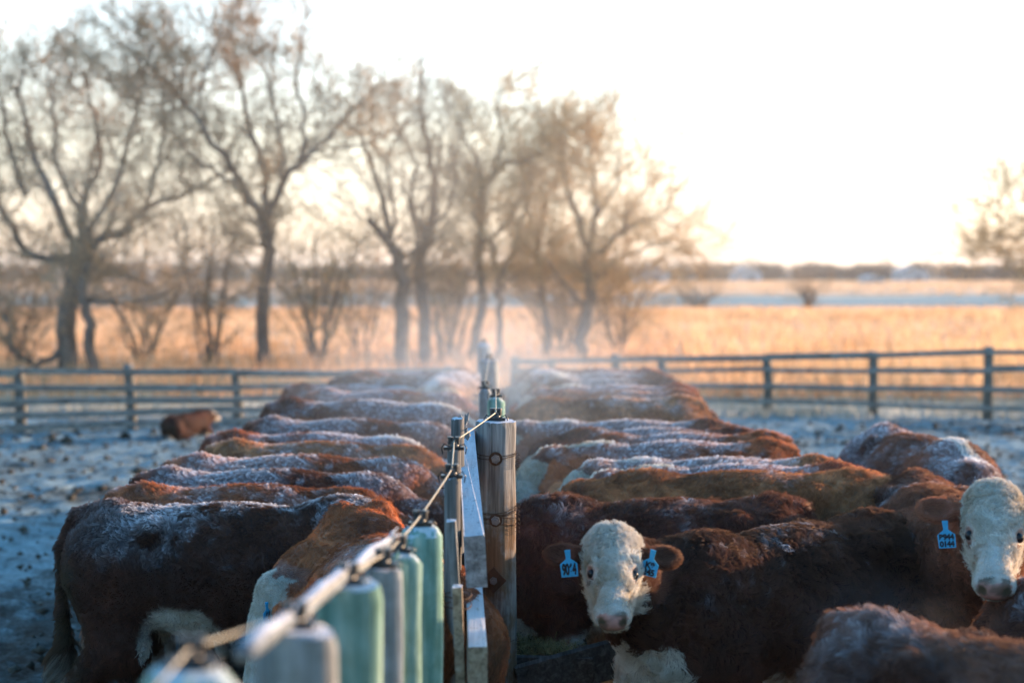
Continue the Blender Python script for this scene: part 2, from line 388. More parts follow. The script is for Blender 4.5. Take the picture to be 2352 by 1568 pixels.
def masks(S, X, N, spec):
    """white / frost / pink / dirt / vary at points X with normals N"""
    hl = head_local(S, X); a, b, c = hl.T
    x, y, z = X.T; w = fbm(X, 9.0, 3.1) * .04
    inhead = (a > -.10) & (a < .56) & (np.abs(b) < .30) & (c > -.30) & (c < .12)
    ear = inhead & (np.abs(b) > .118 + (a > .14) * .2) & (a < .19)
    face = inhead & ~ear & (a + w * .8 > -.05)
    face &= (np.abs(b) < .135) & ~((a < .12) & (c < -.12)) 
    face &= ~((np.abs(b) > .085) & (a < .16) & (c < -.06 + w))
    face &= (c > -.22 + w) | (a > .1)
    white = face.astype(float)
    belly = sstep(.70, .655, z + w * 1.2 - .02 * np.sin(x * 7)) * (np.abs(y) < .30) * (x > -.5) * (N[:, 2] < .35)
    brisk = ((x > .50) & (z < spec.get('bz', .68) + w * 2 + (x - .5) * .3) & (np.abs(y) < .17 + w)).astype(float)
    feet = sstep(.36, .30, z + w); tailw = ((x < -.86) & (z < .55)).astype(float)
    white = np.maximum.reduce([white, belly, brisk * spec.get('brisk', 1), feet, tailw * .5])
    if spec.get('crest', 0):
        cr = (x > .30) & (x < .85) & (np.abs(y) < .05 + w) & (N[:, 2] > .5) & (z > .9); white = np.maximum(white, cr * spec['crest'])
    if spec.get('flank', 0):
        fl = sstep(.17, .13, np.hypot((x + .30) / 1.3, (z - .68)) + w) * (x > -.52); white = np.maximum(white, fl)
    # frost: fine rime lying on the back
    ridge = sstep(.30 - spec.get('spread', .12), .95, N[:, 2] + w * 5)
    amt = spec.get('frost', .5); pn = fbm(X, 2.6, spec.get('seed', 1) * 5.7)
    lump = sstep(-.35 + (1 - amt) * .8, .15 + (1 - amt) * .8, pn + fbm(X, 26., 1.3) * .5)
    frost = ridge * lump * min(1, amt * 1.5) * (z > .82) * (~inhead)
    frost *= .45 + .55 * sstep(-.2, .5, vnoise(X, 60., 8.))
    if 'fx0' in spec: frost *= .25 + .75 * sstep(spec['fx0'] - .2, spec['fx0'] + .2, x)
    frost = np.maximum(frost, .18 * (inhead & ~ear) * sstep(.4, 1, N[:, 2]))
    pink = np.zeros(len(X))
    nose = inhead & (a > .458) & (c > -.100) & (c < -.018) & (np.abs(b) < .060 + (c + .06) * .3); pink[nose] = .9
    eyer = [np.linalg.norm(hl - np.array([.220, sg * .096, -.030]), axis=1) for sg in (-1, 1)]; er = np.minimum(*eyer)
    pink = np.maximum(pink, sstep(.040, .026, er) * .6); 
    e2 = np.minimum(*[np.linalg.norm(hl - np.array([.255, sg * .098, -.045]), axis=1) for sg in (-1, 1)]); white = np.where(inhead, white * sstep(.018, .030, e2 + w * .3), white)
    white = np.where(er < .03, .6, white)
    vary_e = ear; inear = ear & (np.abs(b) > .15) & (c > -.055); pink = np.maximum(pink, inear * 0.16)
    dirt_shade = np.zeros(len(X))
    dirt_shade = np.maximum(dirt_shade, sstep(-.70, -.84, x) * sstep(1.12, .95, z) * (.35 + .5 * sstep(-.3, .3, fbm(X, 12., 2.))) * spec.get('dirt_shade', .8))
    dirt_shade = np.maximum(dirt_shade, sstep(.6, .2, z) * .35)
    dirt_shade = np.maximum(dirt_shade, (inhead & (a > .445)) * .75 * sstep(-.15, .25, fbm(X, 26., 5.)) * (np.abs(b) < .058) * (c > -.09))
    nos = np.minimum(*[np.linalg.norm((hl - np.array([.488, sg * .046, -.052])) * [.6, 1, 1], axis=1) for sg in (-1, 1)]); dirt_shade = np.maximum(dirt_shade, sstep(.026, .016, nos) * .95)  # shade inside the nostrils painted into the colour
    dirt_shade = np.maximum(dirt_shade, inhead * (a > .43) * sstep(.008, .003, np.abs(c + .101)) * .8 * (np.abs(b) < .07))  # painted shade along the mouth crease
    dirt_shade = np.maximum(dirt_shade, sstep(.036, .028, er) * .45 * (hl[:, 0] > .21))
    vary = np.clip(.5 + .75 * fbm(X, 5., 9.) + .35 * vnoise(X, 40., 4.), 0, 1)
    vary = np.where(ear, .95, vary)  # ear coat lightened: the light on the ears is put into the colour
    vary = np.where(inhead & (a < .13) & ~ear, vary * .45 + .05, vary)
    return dict(white=white, frost=np.clip(frost, 0, 1), pink=pink, dirt_shade=dirt_shade, vary=vary), inhead, ear, hl, er

def make_fur(S, n, seed, spec, near=True, keep=None):
    rs = np.random.RandomState(seed); V, Q, N = S['V'], S['Q'], S['N']
    T = np.concatenate([Q[:, [0, 1, 2]], Q[:, [0, 2, 3]]])
    A = np.linalg.norm(np.cross(V[T[:, 1]] - V[T[:, 0]], V[T[:, 2]] - V[T[:, 0]]), axis=1)
    c = V[T].mean(1); hl = head_local(S, c)
    hd = (hl[:, 0] > -.08) & (hl[:, 0] < .56) & (np.abs(hl[:, 1]) < .3) & (np.abs(hl[:, 2]) < .25)
    w = A * np.where(hd, 2.4 if near else 1.3, 1.0) * np.where(c[:, 2] < .5, .5, 1.0) * np.where((c[:, 2] > 1.0), 1.25, 1.0)
    if keep is not None: w = w * keep(c)
    i = rs.choice(len(T), n, p=w / w.sum()); r1, r2 = rs.rand(2, n); sw = r1 + r2 > 1; r1[sw] = 1 - r1[sw]; r2[sw] = 1 - r2[sw]
    t = T[i]; b = np.stack([1 - r1 - r2, r1, r2], 1)[:, :, None]
    X = (V[t] * b).sum(1); Nn = (N[t] * b).sum(1); Nn /= np.linalg.norm(Nn, axis=1, keepdims=True)
    mk, inhead, ear, hl, er = masks(S, X, Nn, spec)
    bare = (mk['pink'] > .5) | (er < .031)
    ok = ~bare; X, Nn, hl, inhead, ear, er = X[ok], Nn[ok], hl[ok], inhead[ok], ear[ok], er[ok]; mk = {k: v[ok] for k, v in mk.items()}; n = len(X)
    # lie of the coat
    lay = np.zeros((n, 3)); lay[:, 0] = -1.0; lay[:, 2] = -.55
    lay += .12 * Nn
    f, s_, u = S['H'].T
    lay[inhead] = f * .9 - u * .1; lay[inhead & (hl[:, 0] < .12)] = f * .4 + u * .0
    lay[inhead] += np.sign(hl[inhead, 1])[:, None] * s_ * .35
    lay[ear] = np.sign(hl[ear, 1])[:, None] * s_
    lay -= Nn * (lay * Nn).sum(1, keepdims=True); lay /= np.linalg.norm(lay, axis=1, keepdims=True) + 1e-9
    side = np.cross(Nn, lay)
    curlz = spec.get('curl', 1.0) * np.where(inhead, np.where(hl[:, 0] < .30, 1.5, .6), 1.0); curlz = np.where(ear, .2, curlz)
    low = sstep(.75, .6, X[:, 2])
    a0 = curlz * (1.5 * vnoise(X, 13., 2.2) + .9 * vnoise(X, 31., 6.1)) + rs.normal(0, .16, n)
    cr = curlz * (2.8 * np.sign(vnoise(X, 17., 9.7)) * (.4 + rs.rand(n) * .6))
    L = spec.get('len', .040) * (.75 + .5 * rs.rand(n)) * np.where(inhead, .85, 1.0)
    L = np.where(inhead & (hl[:, 0] > .30), .016, L); L = np.where(inhead & (hl[:, 0] > .30) & (hl[:, 2] < -.12), .035, L)
    L = np.where(inhead & (hl[:, 0] > .42), .009, L)
    L = np.where(inhead & (hl[:, 2] < -.15), .055, L); L = np.where(ear, .022, L); L = np.where(er < .05, .009, L)
    L = np.where((X[:, 2] < .45), .018, L); L = np.where((X[:, 0] > .45) & (X[:, 2] < .85) & ~inhead, L * 1.5, L)
    L = np.where((X[:, 0] < -.90) & (X[:, 2] < .6), .10, L); cr = np.where((X[:, 0] < -.90), cr * .15, cr); a0 = np.where((X[:, 0] < -.90), a0 * .2, a0)
    K = 6 if near else 5
    pts = np.zeros((n, K, 3)); pts[:, 0] = X - Nn * .003
    lift0 = spec.get('lift', .95) * (.7 + .5 * rs.rand(n)); up1 = rs.normal(.12, .12, n)
    for k in range(1, K):
        sK = k / (K - 1); ang = a0 + cr * sK; lf = lift0 * (1 - sK) ** 1.1 + up1
        tdir = lay * np.cos(ang)[:, None] + side * np.sin(ang)[:, None]
        d = tdir * np.cos(lf)[:, None] + Nn * np.sin(lf)[:, None]; d[:, 2] -= low * sK * .9
        pts[:, k] = pts[:, k - 1] + d * (L / (K - 1))[:, None]
    # gather into locks
    nc = max(20, n // (9 if near else 7)); ci = rs.choice(n, nc, replace=False)
    kd = kdtree.KDTree(nc)
    for j, q in enumerate(X[ci]): kd.insert(q, j)
    kd.balance(); own = np.array([kd.find(q)[1] for q in X]); cc = ci[own]
    cd = np.linalg.norm(X - X[cc], axis=1); cl = spec.get('clump', .70) * (cd < .03) * np.where(ear, .3, 1) * np.where(inhead, .72, 1)
    for k in range(1, K):
        wk = (cl * (k / (K - 1)) ** 1.1)[:, None]
        tgt = pts[cc, k]
        pts[:, k] = pts[:, k] * (1 - wk) + tgt * wk
    fr0 = mk['frost']; lr = rs.rand(n)[cc]; mk['frost'] = np.clip((.5 * fr0 + .5 * fr0[cc]) * ((.70 + .6 * lr) if near else (.85 + .3 * lr)), 0, 1); mk['vary'] = np.clip(.35 * mk['vary'] + .65 * mk['vary'][cc] + rs.normal(0, .09, n), 0, 1)
    rad = spec.get('rad', .0010 if near else .0013) * np.where(inhead & near, .75, 1.0)
    prof = np.linspace(1, .25, K); RAD = rad[:, None] * prof[None]
    cu = bpy.data.hair_curves.new('coat'); cu.add_curves([K] * n)
    cu.attributes['position'].data.foreach_set('vector', pts.reshape(-1).astype(np.float32))
    ra = cu.attributes.get('radius') or cu.attributes.new('radius', 'FLOAT', 'POINT'); ra.data.foreach_set('value', RAD.reshape(-1).astype(np.float32))
    for kx, v in mk.items():
        at = cu.attributes.new(kx, 'FLOAT', 'CURVE'); at.data.foreach_set('value', v.astype(np.float32))
    cu.materials.append(FUR)
    return cu

def set_attrs(me, mk):
    for k, v in mk.items():
        a = me.attributes.new(k, 'FLOAT', 'POINT'); a.data.foreach_set('value', v.astype(np.float32))

CG_L = 'cattle feeding in the row on the left of the fence'
CG_R = 'cattle feeding in the row on the right of the fence'
CG_X = 'cattle standing about the corral'
def make_cow(S, nh, seed, spec, near=True, keep=None, eyes=True):
    root = empty('cow')
    b = mesh_obj('body', S['V'], S['Q'], SKIN, root, True)
    mk = masks(S, S['V'], S['N'], spec)[0]; set_attrs(b.data, mk)
    c = bpy.data.objects.new('coat', make_fur(S, nh, seed, spec, near, keep)); COL.objects.link(c); c.parent = root
    if eyes:
        for sg in (-1, 1):
            e = MB(); ctr = Vector(S['h'](.220, sg * .087, -.034))
            import bmesh
            bm = bmesh.new(); bmesh.ops.create_uvsphere(bm, u_segments=16, v_segments=10, radius=.0215 * S['hs'])
            e.add([v.co + ctr for v in bm.verts], [tuple(v.index for v in fc.verts) for fc in bm.faces]); bm.free()
            e.build('eye', M_EYE, root, True)
    return root
def kids(o): return [c for c in bpy.data.objects if c.parent == o]
def dress(root, label, group, color, cat='cow'):
    tag(root, label, cat, group)
    for c in root.children: c.color = (*color, 1)
def place(root, x, y, yaw, scale=1.0, z=0.0):
    root.location = (x, y, z); root.rotation_euler = (0, 0, yaw); root.scale = scale if hasattr(scale, '__len__') else (scale,) * 3
def copy_cow(src, label, group, color, x, y, yaw, scale=1.0, z=0.0):
    r = src.copy(); COL.objects.link(r)
    for ch in list(src.children):
        c = ch.copy(); COL.objects.link(c); c.parent = r; c.color = (*color, 1)
    tag(r, label, 'cow', group); place(r, x, y, yaw, scale, z)
    return r
def world_to_cow(v, x, y, yaw, scale=1.0, point=True):
    v = Vector(v)
    if point: v = v - Vector((x, y, 0))
    v = Matrix.Rotation(-yaw, 3, 'Z') @ v
    return np.array(v / scale if point else v)

def ear_tag(root, at, normal, text, yaw=0.0, roll=0.0, w=.062):
    """blue ear tag hanging from point at (root space); normal = the way its face looks (root space)"""
    n = Vector(normal).normalized(); up = Vector((0, 0, 1)); xx = up.cross(n).normalized(); yy = n.cross(xx)
    M = Matrix((xx, yy, n)).transposed() @ Matrix.Rotation(roll, 3, 'Z')
    out = [(-.18, 0), (.18, 0), (.14, -.55), (.52, -.85), (.5, -1.65), (-.5, -1.65), (-.52, -.85), (-.14, -.55)]
    th = .0012; V = [M @ Vector((x * w, y * w, zz)) + Vector(at) for zz in (th, -th) for x, y in out]
    k = len(out); Fc = [tuple(range(k))[::-1], tuple(range(k, 2 * k))] + [(i, (i + 1) % k, k + (i + 1) % k, k + i) for i in range(k)]
    t = mesh_obj('ear_tag', V, Fc, M_TAG, root)
    bt = MB().tube([Vector(at) + M @ Vector((0, -.10 * w, -.004)), Vector(at) + M @ Vector((0, -.10 * w, .006))], .006, 10)
    bt.build('stud', M_TAG, t)
    for li, line in enumerate(text):
        cu = bpy.data.curves.new('lettering', 'FONT'); cu.body = line; cu.align_x = 'CENTER'; cu.align_y = 'CENTER'
        cu.size = w * (.46 if max(map(len, text)) > 3 else .54); cu.offset = .0015; cu.space_character = .92
        o = bpy.data.objects.new('lettering', cu); COL.objects.link(o)
        cy = -1.22 if len(text) == 1 else (-1.0 - .42 * li)
        o.matrix_local = Matrix.Translation(Vector(at) + M @ Vector((0, cy * w, th + .0012))) @ M.to_4x4() @ Matrix.Diagonal((.98, 2.0 if len(text) == 1 else 1.0, 1, 1))
        cu.materials.append(M_INK); o.parent = t
        bpy.context.view_layer.update()
        me = bpy.data.meshes.new_from_object(o.evaluated_get(bpy.context.evaluated_depsgraph_get()))
        q = bpy.data.objects.new('lettering', me); ml = o.matrix_local.copy(); bpy.data.objects.remove(o)
        COL.objects.link(q); q.name = 'lettering'; q.parent = t; q.matrix_local = ml
    return t

DK, RB, MR, GD, OR = (.098, .034, .020), (.24, .085, .048), (.42, .135, .070), (.52, .22, .10), (.46, .155, .065)

ONLY = None
# --- the bull-calf with its head turned to the camera (right row, nearest)
yaw = math.atan2(-.62, -.78); cx, cy = 1.10, 6.02
zc = np.array([1, 1, 1 / .975]); poll = world_to_cow(P(1408, 1224, 5.36), cx, cy, yaw) * zc; f = world_to_cow((-.06, -.84, -.54), 0, 0, yaw, point=False); u = world_to_cow((-.02, -.54, .84), 0, 0, yaw, point=False)
S = cow_shape(poll, f, u, .0105, neck_mid=world_to_cow((.50, 5.66, 1.10), cx, cy, yaw), ears=(.05, .05), hs=.88)
sp = dict(frost=.52, curl=1.15, len=.044, seed=3, brisk=1, bz=.82, spread=.14, dirt_shade=.3)
c = make_cow(S, 190000, 1, sp); place(c, cx, cy, yaw, (1, 1, .975))
dress(c, 'dark brown cow turning its curly white face with two blue ear tags to the camera', CG_R, DK)
fr = world_to_cow((-.05, -1, .12), 0, 0, yaw, point=False)
ear_tag(c, world_to_cow(P(1303, 1262, 5.26), cx, cy, yaw) * zc, fr, ['9064'], roll=.10)
ear_tag(c, world_to_cow(P(1501, 1262, 5.26), cx, cy, yaw) * zc, world_to_cow((-.45, -1, .1), 0, 0, yaw, point=False), ['K8', '245'], roll=-.18)

# --- near left cow, head down, heavy frost
sp = dict(frost=1.0, fx0=-.58, curl=1.0, len=.030, seed=5, brisk=1, spread=.26, flank=1, dirt_shade=1)
S = cow_shape((.98, 0, .80), (.45, 0, -.89), (.89, 0, .45), .015, ears=(0, 0), legs={('h', 1): .08, ('h', -1): -.06, ('f', 1): -.1, ('f', -1): .1})
c = make_cow(S, 150000, 2, sp); place(c, -1.20, 6.62, R(-3), .99)
dress(c, 'dark brown cow with thick white frost over its back, its tail hanging at the left', CG_L, DK)

# --- ginger cow with its shoulders hunched by the fence
yaw = math.atan2(.96, -.28); cx, cy = -.53, 5.76
poll = world_to_cow(P(612, 1340, 5.82), cx, cy, yaw); f = world_to_cow((-.22, -.12, -.96), 0, 0, yaw, point=False); u = world_to_cow((-.93, -.28, .22), 0, 0, yaw, point=False)
S = cow_shape(poll, f, u, .0125, neck_mid=world_to_cow((-.84, 6.00, 1.00), cx, cy, yaw), bony=1.25, ears=(.4, .4))
sp = dict(frost=.35, curl=.25, len=.024, seed=8, brisk=1, spread=.1, lift=.8, clump=.4)
c = make_cow(S, 90000, 3, sp); place(c, cx, cy, yaw)
dress(c, 'ginger cow with jutting shoulder blades and lowered white face behind the green fence posts', CG_L, (.56, .18, .065))
ear_tag(c, world_to_cow(P(612, 1382, 5.70), cx, cy, yaw), world_to_cow((.9, -.5, .1), 0, 0, yaw, point=False), ['64'], w=.05)

# --- second right-row cow, short, dark red
sp = dict(frost=.45, curl=1.0, len=.042, seed=11, brisk=1, spread=.02)
S = cow_shape((.90, -.06, .80), (.35, 0, -.93), (.93, 0, .35), .015, neck_mid=(.72, 0, .86))
c = make_cow(S, 80000, 4, sp); place(c, .62, 6.86, R(180 + 9), .97)
dress(c, 'dark red cow in the row just behind the cow with two blue ear tags', CG_R, (.15, .043, .025))
# --- third, golden
sp = dict(frost=.30, curl=.85, len=.036, seed=14, brisk=1, spread=-.05)
S = cow_shape((.90, .20, 1.10), (.45, .45, -.77), (.5, .5, .7), .016, wd=.03)
c = make_cow(S, 80000, 5, sp); place(c, 1.12, 7.52, R(180 + 1), 1.01)
dress(c, 'golden cow whose long bare flank shows above the dark red one', CG_R, (.50, .19, .075))

# --- right: white-faced cow staring from the side, one tag
yaw = R(-84); cx, cy = 1.98, 6.35
yaw = R(-97); cx, cy = 2.08, 6.86
poll = world_to_cow(P(2283, 1124, 5.42), cx, cy, yaw); f = world_to_cow((-.24, -.76, -.60), 0, 0, yaw, point=False); u = world_to_cow((-.18, -.57, .80), 0, 0, yaw, point=False)
S = cow_shape(poll, f, u, .0115, neck_mid=world_to_cow((1.96, 5.98, 1.14), cx, cy, yaw), ears=(-.05, -.05), hs=.97)
sp = dict(frost=.35, curl=1.1, len=.040, seed=17, brisk=0.0, spread=.0)
c = make_cow(S, 110000, 6, sp); place(c, cx, cy, yaw)
dress(c, 'brown cow facing the camera at the right edge, curly white face, one blue tag', CG_X, RB)
ear_tag(c, world_to_cow(P(2170, 1195, 5.32), cx, cy, yaw), world_to_cow((-.35, -1, .1), 0, 0, yaw, point=False), ['B944', '0144'], roll=.12)

# --- foreground right, out of focus: seen from behind and above
sp = dict(frost=.45, curl=.6, len=.034, seed=21, spread=.0)
S = cow_shape((1.10, 0, 1.05), (.8, 0, -.6), (.6, 0, .8), .018)
c = make_cow(S, 45000, 7, sp); place(c, 1.60, 3.92, R(-50), 1.0)
dress(c, 'blurred brown cow with a frosted back crossing the bottom right corner', CG_X, (.19, .075, .045))
# --- frosted cow further back on the right with a white crest
sp = dict(frost=.85, curl=.35, len=.030, seed=25, spread=.45, crest=1)
S = cow_shape((1.12, -.15, 1.10), (.7, -.4, -.6), (.55, -.2, .8), .018)
c = make_cow(S, 60000, 8, sp); place(c, 2.62, 8.95, R(-84), 1.02)
dress(c, 'frosty brown cow with a white crest standing behind the staring white face', CG_X, RB)

# --- row variants shared by the cows further along
variants = []
for i, (pl, ff, uu, spx) in enumerate([
        ((.85, .16, 1.03), (.45, .40, -.80), (.6, .3, .6), dict(frost=.85, curl=.8, seed=31, spread=-.20, crest=0)),
        ((.86, .14, 1.13), (.50, .40, -.76), (.5, .45, .7), dict(frost=.95, curl=.8, seed=37, spread=.04, crest=1)),
        ((.82, .12, .95), (.35, .3, -.88), (.8, .2, .4), dict(frost=.62, curl=.8, seed=41, spread=-.30, crest=0)),
        ((.84, .16, 1.17), (.55, .35, -.75), (.6, .4, .7), dict(frost=.80, curl=.7, seed=47, spread=-.06, crest=.8))]):
    spx['len'] = .036
    variants.append((cow_shape(pl, ff, uu, .02, wd=.04), spx))
LOWPOSE = [((.96, .04, .80), (.45, .1, -.88), (.88, 0, .45)), ((.95, -.08, .90), (.40, -.15, -.90), (.9, 0, .4)), ((.90, .10, .72), (.3, .2, -.93), (.93, 0, .3)), ((.88, .18, 1.08), (.45, .4, -.8), (.5, .4, .7))]
for k_ in range(4):
    spx = dict(variants[k_][1]); spx['seed'] += 3.3
    variants.append((cow_shape(*LOWPOSE[k_], .02, wd=.06, neck_mid=(.74, LOWPOSE[k_][0][1] * .5, .90)), spx))
protos = [None] * 8
def row_cow(v, label, group, color, x, y, yaw, sc_=1.0):
    if protos[v] is None:
        S_, sp_ = variants[v]
        c = make_cow(S_, 60000, 50 + v, sp_, near=False, eyes=False); protos[v] = c
        place(c, x, y, yaw, sc_); dress(c, label, group, color)
    else: copy_cow(protos[v], label, group, color, x, y, yaw, sc_)
# (px of the rump, py of the back, variant, colour, label, scale)
LEFT = [(225, 1108, 2, OR, 'orange brown cow, first behind the heavily frosted near left cow', .98),
        (285, 1073, 0, (.22, .070, .038), 'reddish cow with a frost-flecked back, second behind the near left cow', 1.0),
        (405, 1072, 2, OR, 'small bright orange cow showing only a thin strip of back', .93),
        (360, 1040, 0, OR, 'orange brown cow with a high rump and frosted shoulders in the left row', 1.02),
        (452, 1010, 2, (.60, .27, .12), 'golden cow with a plain unfrosted back in the left row', 1.0),
        (450, 990, 1, MR, 'brown cow with a frosted back beside the golden one in the left row', 1.0),
        (545, 958, 0, RB, 'dark rumped brown cow in the middle of the left row', 1.02),
        (612, 948, 2, OR, 'plain tan cow, middle of the left row, next beyond the dark rumped one', .98),
        (590, 915, 1, (.20, .075, .05), 'purplish frosted cow with a rounded rump in the far half of the left row', 1.06),
        (690, 893, 0, MR, 'reddish brown cow beyond the rounded frosted rump in the left row', 1.0),
        (640, 880, 1, MR, 'pale frosted rump standing farthest out in the left row', .95),
        (745, 862, 2, DK, 'dark brown cow near the far end of the left row', 1.0),
        (800, 850, 3, OR, 'farthest cow of the left row, half hidden in the steam', 1.0)]
for px, py, v, col, lab, s_ in LEFT:
    d = F_PX * (CAM_H - 1.285 * s_) / (py - HOR); x = (px - CX) / F_PX * d + .93 * .97 * s_
    row_cow(v + 4, lab, CG_L, col, x, d, R(random.Random(px).uniform(-5, 5)), (s_ * .97, -s_ * random.Random(px + 1).uniform(.80, .90), s_))
RIGHT = [(2015, 1062, 1, MR, 'frosted brown cow directly behind the golden flank in the right row', 1.0),
         (1965, 1046, 3, GD, 'pale golden cow with white poll, second behind the golden flank', 1.0),
         (1862, 1036, 2, (.58, .29, .14), 'plain ochre cow in the right row with no frost', .97),
         (1850, 1008, 1, OR, 'cow with a curly white frosted back in the middle of the right row', 1.03),
         (1835, 990, 0, OR, 'orange brown cow with the rump catching the sun in the right row', 1.0),
         (1762, 978, 0, (.24, .08, .045), 'reddish cow beside the sunlit rump in the middle of the right row', 1.0),
         (1700, 960, 3, (.30, .13, .08), 'brown cow with a pale lavender frosted back in the right row', 1.02),
         (1655, 935, 2, RB, 'dark brown cow tucked behind the lavender frosted back', .93),
         (1635, 908, 2, (.50, .23, .10), 'light tan cow with a tall humped rump in the far half of the right row', 1.06),
         (1618, 893, 2, OR, 'orange cow just beyond the tall tan rump', 1.0),
         (1610, 880, 1, MR, 'frosted reddish cow in the far half of the right row', 1.0),
         (1575, 866, 0, DK, 'dark brown cow near the far end of the right row', 1.0),
         (1555, 853, 1, RB, 'frosted brown cow, second from the far end of the right row', 1.0),
         (1530, 843, 2, MR, 'farthest cow of the right row, against the plank fence', 1.0)]
for px, py, v, col, lab, s_ in RIGHT:
    d = F_PX * (CAM_H - 1.285 * s_) / (py - HOR); x = (px - CX) / F_PX * d - .93 * .91 * s_
    row_cow(v, lab, CG_R, col, x, d, R(180 + random.Random(px).uniform(-5, 5)), (s_ * .91, s_ * random.Random(px + 1).uniform(.80, .90), s_))
# white-faced cow in the steam left of the posts, facing the camera
copy_cow(protos[3], 'pale cow facing the camera through the steam beside the far fence posts', CG_X, (.55, .38, .27), -.62, 13.9, R(-98), 1.05)
copy_cow(protos[1], 'pale cow in the steam just right of the far fence posts', CG_X, (.55, .38, .27), .42, 15.2, R(-80), 1.0)
copy_cow(protos[2], 'blurred brown rump of a cow cut off by the right edge below the white face', CG_X, RB, 2.50, 4.72, R(-35), .97)
# lying calf
S = cow_shape((1.02, .05, 1.22), (.85, .1, -.4), (.4, 0, .9), .022, lying=True, tail=False)
c = make_cow(S, 22000, 77, dict(frost=.15, curl=.6, seed=50, len=.04), near=False, eyes=False)
place(c, -4.62, 20.2, R(62), .52, -.34); dress(c, 'dark brown calf lying on the frozen ground by the left fence', CG_X, DK, 'calf')
print('cows', round(time.time() - T0, 1))
#@@REST
# ------------------------------------------------------------------ ground
def grid_axis(segs):
    out = []
    for a, b, st in segs: out += list(np.arange(a, b, st))
    return np.array(out + [segs[-1][1]])
ax = grid_axis([(-900, -100, 100), (-100, -12, 4), (-12, 12, .07), (12, 100, 4), (100, 900, 100)])
ay = grid_axis([(-60, 2, 6), (2, 13, .07), (13, 26, .13), (26, 60, 1.5), (60, 260, 10), (260, 1500, 60)])
gx, gy = np.meshgrid(ax, ay, indexing='ij'); GP = np.stack([gx.ravel(), gy.ravel(), np.zeros(gx.size)], 1)
near = sstep(26, 24, GP[:, 1]) * sstep(13, 11, np.abs(GP[:, 0]))
hz = near * (.018 * fbm(GP, 1.1, .3, 3) + .035 * np.abs(vnoise(GP, 5.5, 2.)) ** 1.3 + .018 * vnoise(GP, 13., 4.)) - .03
yy = GP[:, 1]
hz += -1.6 * sstep(78, 100, yy) * sstep(210, 150, yy)                      # the frosted hollow across the field
GP[:, 2] = hz
nx, ny = len(ax), len(ay); idx = np.arange(nx * ny).reshape(nx, ny)
GF = np.stack([idx[:-1, :-1], idx[1:, :-1], idx[1:, 1:], idx[:-1, 1:]], -1).reshape(-1, 4)
m, t = new_mat('ground')
tc = nd(t, 'ShaderNodeTexCoord'); sx = nd(t, 'ShaderNodeSeparateXYZ'); t.links.new(tc.outputs['Object'], sx.inputs[0])
o1 = tc.outputs['Object']
n_big = noise(t, o1, .55, 4, .6); n_mid = noise(t, o1, 4.0, 6, .7); n_fine = noise(t, o1, 28, 5, .75)
nn = mth(t, 'ADD', mth(t, 'MULTIPLY', n_big, .35), mth(t, 'ADD', mth(t, 'MULTIPLY', n_mid, .35), mth(t, 'MULTIPLY', n_fine, .3)))
bare = mth(t, 'MULTIPLY', mth(t, 'SUBTRACT', 12, sx.outputs[1]), .021, True)   # trampled, less rime close to the trough
mud = ramp(t, mth(t, 'SUBTRACT', nn, bare), [(.37, (.040, .032, .026)), (.44, (.08, .095, .095)), (.52, (.22, .29, .31)), (.66, (.37, .48, .51))])
st = mapped(t, (.25, 2.2, 1)); ns = noise(t, st, 1.0, 5, .65)
straw = ramp(t, ns, [(.30, (.40, .27, .18)), (.5, (.66, .48, .34)), (.68, (.82, .68, .54))])
nf = noise(t, mapped(t, (.02, .12, 1)), 1.0, 4, .6)
hollow = ramp(t, nf, [(.35, (.10, .15, .15)), (.6, (.27, .35, .35))])
wob = mth(t, 'MULTIPLY', mth(t, 'SUBTRACT', noise(t, mapped(t, (.03, .03, 1)), 1.0, 2), .5), 30)
yv = mth(t, 'ADD', sx.outputs[1], wob)
inh = mth(t, 'MULTIPLY', mth(t, 'GREATER_THAN', yv, 86), mth(t, 'LESS_THAN', yv, 180))
fld = mix(t, inh, straw, hollow)
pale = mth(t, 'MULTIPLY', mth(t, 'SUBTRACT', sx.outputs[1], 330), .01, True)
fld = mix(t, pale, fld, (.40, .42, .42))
edge = mth(t, 'MULTIPLY', mth(t, 'SUBTRACT', mth(t, 'ADD', sx.outputs[1], mth(t, 'MULTIPLY', mth(t, 'SUBTRACT', n_big, .5), 4)), 23.2), .6, True)
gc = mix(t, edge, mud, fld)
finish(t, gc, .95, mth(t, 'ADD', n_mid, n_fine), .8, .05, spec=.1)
g = mesh_obj('ground', GP, GF, m, None, True); tag(g, 'rutted frozen corral mud with rime running into straw coloured fields', kind='structure')

rs = np.random.RandomState(12); n_ = 5200; cx_ = rs.uniform(-10, 10, n_); cy_ = 4.2 + 17.5 * rs.rand(n_) ** 1.2; sz_ = rs.gamma(2.0, .011, n_) + .011
oc = np.array([(1, 0, 0), (-1, 0, 0), (0, 1, 0), (0, -1, 0), (0, 0, .7), (0, 0, -.5)], float); of = np.array([(0, 2, 4), (2, 1, 4), (1, 3, 4), (3, 0, 4), (2, 0, 5), (1, 2, 5), (3, 1, 5), (0, 3, 5)])
cv = oc[None] * sz_[:, None, None] * (1 + rs.normal(0, .28, (n_, 6, 1))) + rs.normal(0, .006, (n_, 6, 3)); cv[..., 0] += cx_[:, None]; cv[..., 1] += cy_[:, None]; cv[..., 2] += .012
m, t = new_mat('clods'); tc = nd(t, 'ShaderNodeTexCoord'); f_ = noise(t, tc.outputs['Object'], 9, 4, .7)
finish(t, ramp(t, f_, [(.4, (.022, .018, .013)), (.58, (.08, .07, .055)), (.7, (.30, .34, .35))]), .95, f_, .5, .01, spec=.1)
